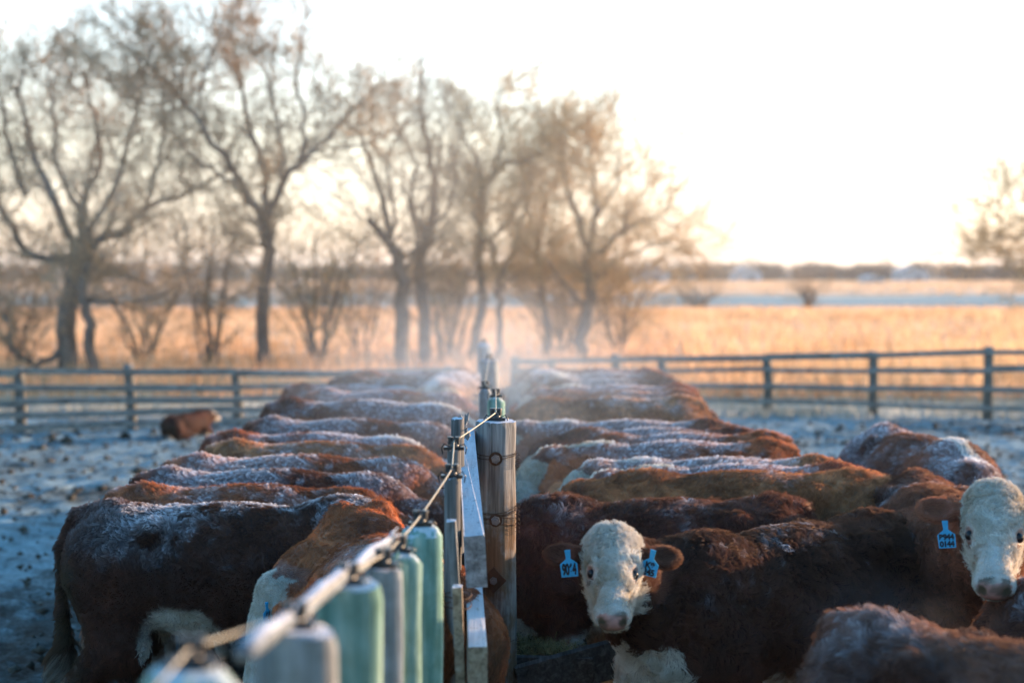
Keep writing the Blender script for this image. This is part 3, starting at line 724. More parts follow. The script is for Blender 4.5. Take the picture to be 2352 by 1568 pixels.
tag(mesh_obj('clods', cv.reshape(-1, 3), (of[None] + np.arange(n_)[:, None, None] * 6).reshape(-1, 3), m, None, True), 'frozen clods of mud and dung scattered over the corral ground', kind='stuff')
# ------------------------------------------------------------------ dry field grass (uncountable)
def blades(name, label, n, y0, y1, hfun, wmul, cols, seed, xw=.48, bias=1.0, lean=.25, patch=None):
    rs = np.random.RandomState(seed); y = y0 + (y1 - y0) * rs.rand(n) ** bias; x = (rs.rand(n) * 2 - 1) * (y * xw + 4)
    if patch is not None:
        k = patch(x, y) > rs.rand(n); x, y = x[k], y[k]; n = len(x)
    h = hfun(x, y) * (.5 + .8 * rs.rand(n)); w = wmul * (.6 + .8 * rs.rand(n)); a = rs.rand(n) * math.pi
    z = -1.6 * sstep(78, 100, y) * sstep(210, 150, y) - .04
    lx, ly = rs.normal(0, lean, n) * h, rs.normal(0, lean, n) * h
    B = np.stack([x, y, z], 1); dx = np.stack([np.cos(a) * w, np.sin(a) * w, 0 * a], 1)
    M_ = B + np.stack([lx * .35, ly * .35, h * .6], 1); Tp = B + np.stack([lx, ly, h], 1)
    V = np.stack([B - dx, B + dx, M_ + dx * .6, M_ - dx * .6, Tp], 1).reshape(-1, 3)
    i = np.arange(n)[:, None] * 5
    F = np.concatenate([i + np.array([0, 1, 2]), i + np.array([0, 2, 3]), i + np.array([3, 2, 4])])
    m, t = new_mat(name); oi = nd(t, 'ShaderNodeTexCoord'); f = noise(t, oi.outputs['Object'], .35, 5, .7)
    c = ramp(t, f, [(.35, cols[0]), (.5, cols[1]), (.65, cols[2])])
    d = nd(t, 'ShaderNodeBsdfDiffuse'); tr = nd(t, 'ShaderNodeBsdfTranslucent'); t.links.new(c, d.inputs[0]); t.links.new(c, tr.inputs[0])
    mx = nd(t, 'ShaderNodeMixShader'); mx.inputs[0].default_value = .45; t.links.new(d.outputs[0], mx.inputs[1]); t.links.new(tr.outputs[0], mx.inputs[2])
    o = nd(t, 'ShaderNodeOutputMaterial'); t.links.new(mx.outputs[0], o.inputs[0])
    return tag(mesh_obj(name, V, F, m), label, kind='stuff')
C1 = [(.38, .20, .10), (.74, .44, .24), (.88, .60, .38)]
blades('dry_grass', 'straw coloured dry grass standing in the field behind the corral', 60000, 25.5, 78, lambda x, y: .42 + .16 * vnoise(np.stack([x, y, x * 0], 1), .5), .012 * 1.6, C1, 1, bias=1.3)
blades('far_grass', 'low dry grass of the far field beyond the frosted hollow', 30000, 66, 88, lambda x, y: .4 + 0 * x, .05, C1, 2)
blades('distant_grass', 'pale dry grass of the most distant field strip', 46000, 180, 285, lambda x, y: .42 + 0 * x, .10, [(.42, .26, .15), (.58, .39, .25), (.72, .53, .38)], 3)
blades('reeds', 'tall tan reeds and weeds growing behind the right hand fence', 16000, 25.2, 33, lambda x, y: .55 + .75 * sstep(2, 9, x) * (.5 + .6 * vnoise(np.stack([x, y, x * 0], 1), .6, 5.)), .010, [(.46, .27, .13), (.70, .45, .24), (.84, .60, .36)], 4, lean=.12,
       patch=lambda x, y: sstep(1, 6, x) * (.35 + .65 * sstep(-.2, .3, vnoise(np.stack([x, y, x * 0], 1), .45, 9.))))
blades('verge_grass', 'short frosted grass along the foot of the corral fence', 14000, 22.4, 26, lambda x, y: .16 + 0 * x, .012, [(.28, .26, .2), (.48, .45, .38), (.7, .68, .62)], 5)

# ------------------------------------------------------------------ rail fences of the corral
W_GREY = wood('grey_rail', (.09, .08, .07), (.21, .195, .17), (.36, .34, .30), .35, grain=(1.2, 14, 14))
W_GREYP = wood('grey_post', (.05, .045, .038), (.13, .12, .10), (.26, .24, .21), .3)
def rail_fence(name, label, posts, tops, rail_px, jog=0.0):
    root = empty(name, posts[0][0]); tag(root, label, 'fence'); o = Vector(root.location)
    for i, (b, tp) in enumerate(posts):
        h = (tp - b).length
        m_ = MB().tube([Vector((0, 0, -.3)), Vector((.01, 0, h * .5)), Vector((random.Random(i * 7).uniform(-.05, .05), 0, h + random.Random(i).uniform(-.02, .07)))], [.085, .08, .075], 12)
        q = m_.build('post', W_GREYP, root, True); q.location = b - o
    for k, fr_ in enumerate(rail_px):
        for i in range(len(posts) - 1):
            a = posts[i][0].lerp(posts[i][1], fr_); b = posts[i + 1][0].lerp(posts[i + 1][1], fr_)
            d = (b - a).normalized(); off = Vector((0, -.10, 0)); rnd = random.Random(i * 9 + k)
            q = MB().beam(a - d * .05 + off - o, b + d * .05 * (i % 2) + off - o - Vector((0, 0, rnd.uniform(-.03, .04))), .045, rnd.uniform(.07, .11), R(rnd.uniform(-6, 6)))
            q.build('rail', W_GREY, root)
    return root
rp = []
for px, yb, yt, d in [(1180, 925, 826, 25.6), (1270, 928, 824, 25.3), (1418, 932, 822, 24.9), (1523, 935, 820, 24.6), (1765, 942, 815, 24.0), (2006, 950, 811, 23.2), (2270, 960, 803, 22.4), (2560, 968, 797, 21.8)]:
    top = P(px, yt, d); rp.append((Vector((top.x, d, -.05)), top))
rail_fence('plank_fence', 'grey four rail wooden fence crossing behind the right row in front of orange grass', rp, None, (.97, .74, .46, .20))
lp = []
for px, yt, d in [(-230, 845, 20.2), (45, 842, 20.6), (300, 846, 21.2), (545, 848, 21.8), (800, 850, 22.4), (1030, 846, 23.2)]:
    top = P(px, yt, d); lp.append((Vector((top.x, d, -.05)), top))
rail_fence('plank_fence', 'weathered grey fence of wide boards crossing behind the lying calf', lp, None, (.95, .70, .50, .30, .12))

# ------------------------------------------------------------------ bare trees
def bark(name, c1, c2, frost=0.0):
    m, t = new_mat(name); n = noise(t, mapped(t, (6, 6, 1.5)), 1.0, 5, .7)
    finish(t, ramp(t, n, [(.35, c1), (.65, c2)]), .9, n, .6, .03, spec=.1); return m
B_TRUNK = bark('bark', (.075, .06, .05), (.22, .18, .15))
def twigmat(name, a, b):
    m, t = new_mat(name); oi = nd(t, 'ShaderNodeTexCoord'); f = noise(t, oi.outputs['Object'], .8, 4, .7)
    c = ramp(t, f, [(.35, a), (.65, b)]); d = nd(t, 'ShaderNodeBsdfDiffuse'); tr = nd(t, 'ShaderNodeBsdfTranslucent')
    t.links.new(c, d.inputs[0]); t.links.new(c, tr.inputs[0]); mx = nd(t, 'ShaderNodeMixShader'); mx.inputs[0].default_value = .3
    t.links.new(d.outputs[0], mx.inputs[1]); t.links.new(tr.outputs[0], mx.inputs[2]); o = nd(t, 'ShaderNodeOutputMaterial'); t.links.new(mx.outputs[0], o.inputs[0]); return m
T_BROWN = twigmat('twig_brown', (.34, .22, .12), (.64, .45, .27)); T_GOLD = twigmat('twig_gold', (.44, .30, .14), (.76, .56, .30))
T_GREY = twigmat('twig_grey', (.22, .18, .14), (.48, .40, .30))

def rvec(r): return Vector((r.gauss(0, 1), r.gauss(0, 1), r.gauss(0, 1)))
def branch(r, p, d, L, steps, wander, upb):
    pts = [p.copy()]; d = d.normalized()
    for _ in range(steps):
        d = (d + rvec(r) * wander + Vector((0, 0, upb))).normalized(); p = p + d * (L / steps); pts.append(p.copy())
    return pts, d
class Twigs:
    def __init__(s): s.V = []; s.F = []
    def add(s, pts, r0, r1):
        b = len(s.V); m = len(pts)
        for i, p in enumerate(pts):
            t = (pts[min(i + 1, m - 1)] - pts[max(i - 1, 0)]); a = t.cross(Vector((.3, .2, .9))); a.normalize(); c = t.cross(a); c.normalize()
            rr = r0 + (r1 - r0) * i / (m - 1)
            s.V += [p + a * rr, p + (c * .87 - a * .5) * rr, p - (c * .87 + a * .5) * rr]
        for i in range(m - 1):
            for k in range(3): s.F.append((b + i*3+k, b + i*3+(k+1) % 3, b + (i+1)*3+(k+1) % 3, b + (i+1)*3+k))
def tree(label, limbs, d, seed, tw_mat, dens=1.0, tw=1.0, spread=1.0, up=.05, subl=1.0, cat='tree', name='bare_tree', group=None, thick=1.0):
    """limbs: [( [(px,py,depth offset)...], r0_px, r1_px )], the first is the trunk"""
    r = random.Random(seed); base = P(limbs[0][0][0][0], 850, d); base.z = 0
    root = empty(name, base); tag(root, label, cat, group)
    wd = MB(); T = Twigs()
    def px(q): return P(q[0], q[1], d + (q[2] if len(q) > 2 else 0)) - base
    for li, (pp, r0, r1) in enumerate(limbs):
        pts = [px(q) for q in pp]
        if li == 0 or pp[0][1] > 820: pts[0].z = -.3
        fine = []
        for i in range(len(pts) - 1):
            for k in range(4):
                a = pts[i].lerp(pts[i + 1], k / 4); fine.append(a + rvec(r) * .035 * (1 if k else 0))
        fine.append(pts[-1]); sc_ = d / F_PX / 2; n = len(fine)
        rad = [max(.009, .78 * (r0 + (r1 - r0) * i / (n - 1)) * sc_ * 2 / 2) for i in range(n)]
        wd.tube(fine, rad, 8)
        L = sum((fine[i + 1] - fine[i]).length for i in range(n - 1))
        start = .45 if li == 0 else .12
        nb = int(L * 5.0 * dens)
        for j in range(nb):
            q = start + (1 - start) * ((j + r.random()) / nb) ** .85; i = min(int(q * (n - 1)), n - 2); p0 = fine[i].lerp(fine[i + 1], q * (n - 1) - i)
            t = (fine[i + 1] - fine[i]).normalized(); dd = (t * .7 + rvec(r) * .62 + Vector((0, 0, .25))).normalized()
            Ls = (.6 + 1.15 * r.random()) * subl * (1.05 - .1 * q)
            sp_, de = branch(r, p0, dd, Ls, 5, .20 * spread, up); rr = min(rad[i] * .26, .032)
            wd.tube(sp_, [max(.008, rr * (1 - .75 * k / 5)) for k in range(6)], 5, False)
            for _ in range(int(7 * dens + r.random())):
                k = r.randint(1, 5); t2 = (sp_[k] - sp_[k - 1]).normalized(); d2 = (t2 + rvec(r) * .6).normalized()
                s2, _d = branch(r, sp_[k], d2, Ls * (.35 + .45 * r.random()), 4, .22 * spread, up); T.add(s2, .0062 * tw, .003 * tw)
                for _ in range(int(9 * dens)):
                    k2 = r.randint(1, 4); t3 = (s2[k2] - s2[k2 - 1]).normalized(); s3, _d = branch(r, s2[k2], t3 + rvec(r) * .6, Ls * (.18 + .25 * r.random()), 3, .25, up)
                    T.add(s3, .0040 * tw, .0022 * tw)
    wd.build('trunk', B_TRUNK, root, True); mesh_obj('crown', T.V, np.array(T.F), tw_mat, root)
    return root
TG = 'bare winter trees behind the corral'
tree('big bare tree at the far left with one limb bending out low to the right', [
    ([(150, 850), (150, 760), (172, 650), (195, 570)], 62, 50), ([(195, 570), (150, 600), (60, 580), (10, 500), (-20, 420, -1)], 34, 14),
    ([(195, 570), (235, 548), (290, 530), (330, 480), (420, 450, 1), (520, 400, 1)], 34, 8), ([(330, 480), (350, 420), (370, 330), (390, 260)], 16, 6),
    ([(195, 570), (190, 470), (230, 380, 1), (220, 260, 1), (190, 170)], 30, 6), ([(180, 560), (120, 450, -1), (70, 330), (40, 220), (60, 130)], 28, 6),
    ([(60, 450), (20, 330), (0, 230)], 20, 8), ([(195, 560), (260, 440), (300, 300), (330, 180), (350, 100)], 20, 5), ([(150, 800), (80, 840, -.5), (30, 800, -.5), (10, 720), (20, 670)], 22, 6),
    ([(190, 500), (130, 380), (120, 250), (110, 150)], 18, 5)], 32, 3, T_BROWN, 1.0, 1.35, group=TG)
tree('slim leaning trunk standing between the big left tree and the fence posts', [([(215, 850), (205, 760), (190, 680), (205, 600)], 38, 22), ([(205, 690), (280, 700), (330, 690), (420, 650)], 14, 5), ([(205, 600), (250, 520), (280, 440)], 14, 5)], 30, 4, T_BROWN, .9, 1.5, group=TG)
tree('tallest bare tree, straight pale trunk forking wide near the top of the photo', [
    ([(600, 845), (602, 720), (615, 600), (612, 510)], 40, 34), ([(612, 510), (550, 410), (470, 300, -1), (420, 230), (350, 160), (300, 110)], 24, 7),
    ([(612, 520), (560, 440), (500, 400), (440, 360), (400, 300)], 16, 6), ([(612, 510), (610, 400), (570, 280, 1), (540, 130, 1), (530, 20)], 24, 5), ([(612, 510), (660, 400), (690, 370), (740, 330), (800, 260), (880, 190)], 24, 6),
    ([(690, 370), (700, 270), (680, 170), (700, 60)], 16, 4), ([(650, 420), (640, 320), (620, 200), (600, 120)], 14, 4), ([(470, 300), (460, 220), (480, 130), (520, 70)], 12, 4), ([(700, 360), (770, 340), (840, 330), (900, 300)], 10, 4),
    ([(400, 230), (330, 240), (270, 210), (240, 170)], 10, 4), ([(420, 240), (400, 150), (370, 90)], 10, 4)], 32, 7, T_BROWN, 1.0, 1.35, group=TG)
tree('dark bare tree with a broken stub, left of the pair in the steam', [
    ([(920, 840), (925, 740), (930, 650), (900, 570)], 48, 36), ([(900, 570), (870, 530), (850, 505)], 26, 22), ([(905, 580), (880, 470), (850, 370), (830, 320), (800, 280)], 22, 6),
    ([(900, 560), (905, 480), (890, 400), (900, 330), (940, 270)], 14, 5), ([(925, 640), (960, 560), (935, 450), (900, 380)], 14, 5)], 33, 9, T_GREY, .75, 1.4, group=TG)
tree('dark bare tree with a tall wavy leader, right of the pair in the steam', [
    ([(978, 838), (975, 720), (965, 590), (985, 520)], 42, 32), ([(985, 520), (1000, 430), (985, 330), (965, 250), (970, 160)], 26, 8), ([(975, 560), (945, 460), (960, 380), (920, 300)], 18, 5), ([(985, 540), (1030, 480), (1050, 400), (1030, 330)], 14, 4),
    ([(1000, 420), (1010, 330), (1030, 270)], 10, 4)], 34, 10, T_GREY, .75, 1.4, group=TG)
tree('leaning bare tree with a broad tan crown right of the centre posts', [
    ([(1078, 830), (1105, 720), (1100, 600), (1105, 480), (1110, 420)], 30, 20), ([(1110, 420), (1150, 380), (1230, 360), (1280, 320), (1330, 290)], 18, 6), ([(1110, 420), (1080, 340), (1060, 290)], 14, 5), ([(1130, 400), (1155, 310), (1140, 240), (1150, 200)], 12, 4),
    ([(1105, 480), (1060, 430), (1030, 380)], 12, 4), ([(1230, 360), (1250, 310), (1240, 270)], 10, 4), ([(1105, 560), (1160, 520), (1200, 450), (1220, 400)], 14, 5)], 36, 12, T_GOLD, 1.0, 1.35, group=TG)
tree('pale thin trunk beside the leaning tree, twin stems crossing', [([(1145, 835), (1150, 740), (1145, 650), (1130, 560)], 22, 14), ([(1145, 650), (1180, 560), (1210, 470), (1200, 400)], 14, 5), ([(1130, 560), (1090, 500), (1070, 420)], 10, 4)], 36, 13, T_GOLD, .9, 1.5, group=TG)
tree('bare tree with a reddish base left of the rounded golden one', [([(1258, 830), (1255, 740), (1245, 650), (1235, 560)], 26, 18), ([(1235, 560), (1250, 470), (1290, 390), (1330, 330)], 16, 5), ([(1240, 600), (1190, 560), (1160, 500)], 12, 4), ([(1235, 560), (1210, 480), (1230, 380)], 12, 4)], 37, 14, T_GOLD, 1.0, 1.35, group=TG)
tree('rounded golden twigged tree at the right end of the row', [
    ([(1335, 850), (1340, 760), (1360, 680), (1350, 600)], 46, 32), ([(1350, 600), (1330, 500), (1300, 420), (1290, 340), (1320, 300)], 22, 5), ([(1350, 610), (1400, 560), (1440, 520), (1500, 500), (1560, 520)], 20, 5), ([(1350, 600), (1370, 480), (1360, 380), (1350, 320)], 20, 5),
    ([(1370, 500), (1420, 420), (1420, 360)], 14, 5), ([(1370, 640), (1430, 590), (1500, 560), (1570, 570)], 12, 4), ([(1350, 700), (1280, 640), (1250, 590)], 16, 5), ([(1400, 560), (1460, 470), (1490, 460)], 12, 4), ([(1355, 700), (1420, 660), (1440, 640)], 12, 4)], 36, 15, T_GOLD, 1.1, 1.4, group=TG)
tree('tree with a spreading twiggy crown reaching in from the right edge', [([(2520, 860), (2500, 700), (2470, 570)], 50, 34), ([(2470, 570), (2400, 550), (2330, 550), (2260, 550)], 18, 4), ([(2470, 570), (2420, 520), (2380, 490), (2310, 520)], 20, 4), ([(2460, 590), (2420, 610), (2340, 600), (2270, 590)], 14, 4), ([(2470, 580), (2460, 500), (2420, 460)], 20, 5)], 38, 16, T_GOLD, 1.1, 1.7, group=TG)
BG = 'leafless bushes under the trees'
def bush(label, px, w, h, d, seed, mat, n=9, dens=.8, by=840):
    dens *= .72
    r = random.Random(seed); L = []
    for k in range(n):
        e = px + (k / (n - 1) - .5) * w * 1.1; hh = h * (.6 + .5 * r.random())
        L.append(([(px + r.uniform(-.12, .12) * w, by), ((px + e) / 2 + r.uniform(-8, 8), by - hh * .5, r.uniform(-.6, .6)), (e, by - hh, r.uniform(-.9, .9))], 9, 4))
    return tree(label, L, d, seed, mat, dens, 1.5, cat='bush', name='bare_bush', group=BG)
bush('dense brown bush right of the tallest tree, glowing in the haze', 730, 180, 300, 34, 21, T_GOLD, 9, .7)
bush('dark tangled bush between the big left tree and the tallest tree', 480, 120, 330, 33, 22, T_BROWN, 6, .8)
bush('low brushy shrub beside the big left trunk', 330, 200, 210, 35, 23, T_BROWN, 9, .7)
bush('scrubby bush at the far left edge of the trees', 40, 150, 190, 33, 24, T_BROWN, 8, .7)
bush('thin bush in the steam between the dark pair and the leaning tree', 1030, 150, 250, 37, 25, T_GOLD, 9, .8)
bush('reddish bush filling in below the golden tree crown', 1290, 200, 220, 38, 26, T_GOLD, 11, .9)
bush('small bush low at the right flank of the golden tree', 1420, 120, 190, 38, 27, T_GOLD, 8, .8)
bush('bush low between the dark pair and the brown hazy bush', 830, 110, 240, 38, 28, T_BROWN, 5, .8)
bush('isolated round brown shrub on the edge of the frosted hollow', 1855, 44, 62, 84, 29, T_BROWN, 9, .7, 712)
bush('straggly dark shrub in the frosted hollow right of the golden tree', 1605, 90, 60, 80, 30, T_GREY, 9, .6, 716)
print('trees', round(time.time() - T0, 1))

# ------------------------------------------------------------------ horizon: tree line and farm buildings
r = random.Random(5); V, F = [], []
def clump(c, rx, rz, n):
    for _ in range(n):
        q = rvec(r); q.normalize(); q *= r.random() ** .33
        p = c + Vector((q.x * rx, q.y * rx * .6, q.z * rz)); s_ = r.uniform(.2, .6); a = rvec(r).normalized() * s_; b = rvec(r).normalized() * s_; k = len(V)
        V.extend([p, p + a, p + b]); F.append((k, k + 1, k + 2))
for x in np.arange(-150, 150, .8):
    y = r.uniform(285, 320); hgt = r.uniform(2.7, 4.1) * (1.35 if r.random() < .08 else 1)
    clump(Vector((x + r.uniform(-1, 1), y, hgt * .5)), r.uniform(1.8, 3.0), hgt * .54, 330)
V1, F1 = V, F; V, F = [], []
for x in np.arange(-62, -4, .8):
    hgt = r.uniform(2.0, 2.75); clump(Vector((x, r.uniform(122, 142), hgt * .45 - 1.4 * .6)), 1.3, hgt * .62, 60)
V2, F2, V, F = V, F, V1, F1
def foliage(name, a, b):
    m, t = new_mat(name); oi = nd(t, 'ShaderNodeTexCoord'); f = noise(t, oi.outputs['Object'], .12, 4, .7); finish(t, ramp(t, f, [(.4, a), (.6, b)]), .9, spec=.1); return m
tag(mesh_obj('treeline', V, np.array(F), foliage('treeline', (.02, .03, .035), (.06, .05, .045))), 'dark low line of distant trees along the horizon', kind='stuff')
tag(mesh_obj('thicket', V2, np.array(F2), foliage('thicket', (.16, .11, .085), (.34, .26, .21))), 'brown brushy belt seen far behind the left hand trees', kind='stuff')
M_WALL = simple('barn_white', (.36, .40, .44), .7, nscale=.5); M_ROOF = simple('barn_roof', (.16, .20, .24), .5, nscale=.5); M_DOOR = simple('barn_door', (.12, .13, .14), .7); M_GLASS = simple('barn_glass', (.4, .42, .45), .05, spec=.9)
def barn(label, px, d, w, h, dp, rh):
    c = P(px, 640, d); root = empty('farm_building', (c.x, d, 0)); tag(root, label, 'building', 'farm buildings on the horizon')
    MB().box((0, 0, h / 2), (w, dp, h)).add([(-w/2, -dp/2 + .1, h), (w/2, -dp/2 + .1, h), (0, -dp/2 + .1, h + rh * .97), (-w/2, dp/2 - .1, h), (w/2, dp/2 - .1, h), (0, dp/2 - .1, h + rh * .97)], [(0, 1, 2), (3, 5, 4)]).build('wall', M_WALL, root)
    o_ = .4; th = .18
    MB().add([(-w/2-o_, -dp/2-o_, h-.1), (0, -dp/2-o_, h+rh), (0, dp/2+o_, h+rh), (-w/2-o_, dp/2+o_, h-.1), (-w/2-o_, -dp/2-o_, h-.1+th), (0, -dp/2-o_, h+rh+th), (0, dp/2+o_, h+rh+th), (-w/2-o_, dp/2+o_, h-.1+th),
              (w/2+o_, -dp/2-o_, h-.1), (w/2+o_, dp/2+o_, h-.1), (w/2+o_, -dp/2-o_, h-.1+th), (w/2+o_, dp/2+o_, h-.1+th)],
             [(0, 3, 2, 1), (4, 5, 6, 7), (0, 1, 5, 4), (2, 3, 7, 6), (0, 4, 7, 3), (1, 2, 9, 8), (5, 10, 11, 6), (1, 8, 10, 5), (2, 6, 11, 9), (8, 9, 11, 10)]).build('roof', M_ROOF, root)
    MB().box((w * .12, -dp / 2 - .06, h * .38), (w * .25, .1, h * .75)).build('door', M_DOOR, root)
    MB().box((-w * .28, -dp / 2 - .06, h * .55), (w * .14, .08, h * .3)).build('window', M_GLASS, root)
barn('white gabled farm building at the end of the golden tree crown on the horizon', 1492, 262, 6, 1.9, 10, 1.1)
barn('small pale shed standing alone in the distant field, right of centre', 2002, 240, 3.0, .9, 5, .5)
barn('low white barn among the distant trees beyond the shed', 1712, 278, 5, 1.7, 8, 1.2)
barn('pale blue grey roofed barn among the distant trees toward the right edge', 2090, 280, 5, 1.8, 8, 1.1)

# ------------------------------------------------------------------ centre fence
W_BIG = wood('old_post', (.075, .07, .068), (.21, .205, .20), (.33, .325, .32), .7, grain=(34, 34, 1.6), stain=(.60, .40, .26), stain_below=1.52)
W_SLIM = wood('slim_post', (.035, .035, .034), (.12, .115, .11), (.27, .265, .26), .8, grain=(34, 34, 1.3))
W_GREEN = wood('green_post', (.07, .15, .125), (.19, .31, .26), (.42, .47, .38), .6, grain=(14, 14, .9), stain=(.60, .62, .52))
W_PALE = wood('pale_post', (.12, .12, .12), (.28, .295, .30), (.46, .47, .47), .6, grain=(14, 14, .9), stain=(.55, .50, .44))
W_BOARD = wood('board', (.08, .08, .08), (.22, .22, .225), (.38, .385, .39), .5, grain=(30, 1.3, 30))
W_BOARD2 = wood('brown_board', (.10, .075, .05), (.28, .215, .155), (.45, .37, .28), .6, grain=(30, 1.3, 30))
W_TRO = wood('trough_plank', (.015, .014, .013), (.05, .045, .042), (.10, .095, .09), 0, grain=(30, 1.5, 30))
M_INS = simple('insulator', (.012, .014, .018), .35, nscale=30, spec=.5)
M_STEEL = simple('steel', (.15, .15, .16), .5, metal=.7, nscale=40)
M_RUST = simple('rust', (.07, .035, .02), .8, metal=.3, nscale=60)
def rope_mat():
    m, t = new_mat('electric_rope'); w = nd(t, 'ShaderNodeTexWave'); w.inputs['Scale'].default_value = 90; w.inputs['Distortion'].default_value = 2
    tc = nd(t, 'ShaderNodeTexCoord'); t.links.new(tc.outputs['Object'], w.inputs[0]); finish(t, ramp(t, w.outputs['Fac'], [(0, (.25, .21, .15)), (1, (.56, .51, .41))]), .8, w.outputs['Fac'], .5, .001); return m
M_ROPE = rope_mat()
fence = empty('divider_fence', (-.08, 6.3, 0)); tag(fence, 'line of mixed wooden posts with boards and an electric rope dividing the two rows', 'fence')
FO = Vector(fence.location)
def post(px, pyt, d, dia, mat, label=None, top='flat', lean=0.0, sides=28, seed=0, square=0.0):
    tp = P(px, pyt, d); r = random.Random(seed); h = tp.z
    pts, rad = [], []
    for k in range(13):
        q = k / 12; z = -.4 + (h + .4 - .03) * q; pts.append((lean * (1 - q) + r.gauss(0, .0015), r.gauss(0, .0015), z)); rad.append(dia / 2 * (1.03 - .05 * q + r.gauss(0, .006)))
    if top == 'cone': pts += [(0, 0, h - .012), (0, 0, h)]; rad[-1] = dia * .5; rad += [dia * .40, dia * .26]
    else: pts += [(0, 0, h - .008), (0, 0, h)]; rad += [dia * .492, dia * .462]
    m_ = MB().tube(pts, rad, sides)
    # uneven cross section and checks
    ph = [r.uniform(0, 6.28) for _ in range(3)]; rr = [1 + r.gauss(0, .010) + .035 * math.cos(2 * 6.283 * k / sides + ph[0]) + .028 * math.cos(4 * 6.283 * k / sides + ph[1]) + .018 * math.cos(7 * 6.283 * k / sides + ph[2]) for k in range(sides)]; tl = (r.uniform(-.12, .12), r.uniform(-.1, .1))
    if square:
        a0 = math.radians(r.uniform(-14, 14))
        for k in range(sides):
            q_ = 2 * math.pi * k / sides + a0; sq = (abs(math.cos(q_)) ** 5 + abs(math.sin(q_)) ** 5) ** -.2; rr[k] *= (1 - square) + square * sq * .93
    m_.V = [((x) * rr[i % sides], (y) * rr[i % sides], z + (r.gauss(0, .003) + x * tl[0] + y * tl[1] if z > h - .02 else 0)) for i, (x, y, z) in enumerate(m_.V)]
    o = m_.build('post', mat, fence, True); o.location = Vector((tp.x, d, 0)) - FO
    if label: o['label'] = label
    try: o.data.set_sharp_from_angle(angle=R(45))
    except Exception: pass
    return o, tp
def insulator(po, tp, s=1.0):
    """black pin-lock insulator nailed on the post top: base, two lugs and a wire keeper"""
    h = tp.z; m_ = MB()
    m_.box((0, 0, h + .010 * s), (.105 * s, .05 * s, .016 * s)); m_.tube([(0, 0, h + .018 * s), (0, 0, h + .045 * s)], [.026 * s, .020 * s], 14)
    for sg in (-1, 1): m_.tube([(sg * .019 * s, 0, h + .03 * s), (sg * .019 * s, 0, h + .062 * s)], [.014 * s, .013 * s], 10); m_.tube([(sg * .019 * s, 0, h + .060 * s), (sg * .019 * s, 0, h + .070 * s)], [.018 * s, .016 * s], 10)
    q = m_.build('insulator', M_INS, po, False)
    k = MB().tube([(sg * a_ * s, -.006, h + b_ * s) for sg, a_, b_ in ((-1, .060, -.02), (-1, .066, .012), (-1, .052, .033), (-1, .03, .0205), (1, .03, .0205), (1, .052, .033), (1, .066, .012), (1, .060, -.02))], .0032 * s, 6)
    k.build('staple', M_INS, po, True)
    return Vector((tp.x, tp.y, h + .046 * s))
rope_pts = []
PS = [(440, 1530, 2.25, .155, W_GREEN, 'nearest green treated post, heavily out of focus', 'cone', 1),
      (678, 1442, 2.62, .160, W_PALE, 'pale grey post, second nearest', 'flat', 1),
      (800, 1342, 3.15, .140, W_GREEN, 'green treated post between two pale ones', 'flat', 1),
      (880, 1303, 3.55, .092, W_PALE, 'narrow pale grey post', 'flat', 1),
      (915, 1268, 3.95, .114, W_GREEN, 'green treated post with bevelled top', 'cone', 1),
      (966, 1207, 4.40, .128, W_GREEN, 'tallest green treated post beside the boards', 'cone', 1)]
for i, (px, py, d, dia, mt, lb, tpk, ins) in enumerate(PS):
    po, tp = post(px, py, d, dia, mt, lb, tpk, seed=i, square=.9); rope_pts.append(insulator(po, tp, .70))
SL = [(1038, 1098, 4.95, .054, 1), (1043, 1033, 5.35, .050, 1)]
for i, (px, py, d, dia, ins) in enumerate(SL):
    po, tp = post(px, py, d, dia, W_SLIM, 'slim dark weathered post', 'flat', seed=20 + i)
    tq = tp.copy(); tq.x += .022; 
    q = insulator(po, tp, .72); rope_pts.append(q)
po, tp = post(1051, 960, 5.75, .052, W_SLIM, 'slim dark weathered post', 'flat', seed=23)
big, btp = post(1139, 966, 6.30, .174, W_BIG, 'thick old grey post with bolts, stained brown lower down', 'flat', seed=31, sides=40)
rope_pts.append(insulator(big, btp, .80))
for px, py, d, dia, mt, lb, tpk in [(1139, 912, 8.4, .108, W_GREEN, 'dark green post just behind the thick one', 'cone'), (1114, 893, 9.3, .082, W_PALE, 'pale slim post in the steam', 'cone'), (1124, 826, 12.2, .165, W_PALE, 'thick hazy post in the steam', 'flat'), (1112, 788, 15.4, .16, W_PALE, 'farthest hazy post', 'cone')]:
    po, tp = post(px, py, d, dia, mt, lb, tpk, seed=int(px)); rope_pts.append(insulator(po, tp, .75))
for i in range(len(rope_pts) - 1):
    a, b = rope_pts[i] - FO, rope_pts[i + 1] - FO; pts = [a.lerp(b, k / 8) - Vector((0, 0, .003 * 4 * (k / 8) * (1 - k / 8))) for k in range(9)]
    MB().tube(pts, .0026, 8).build('electric_rope', M_ROPE, fence, True)
a = P(330, 1610, 1.9) - FO; MB().tube([a, rope_pts[0] - FO], .0026, 8).build('electric_rope', M_ROPE, fence, True)
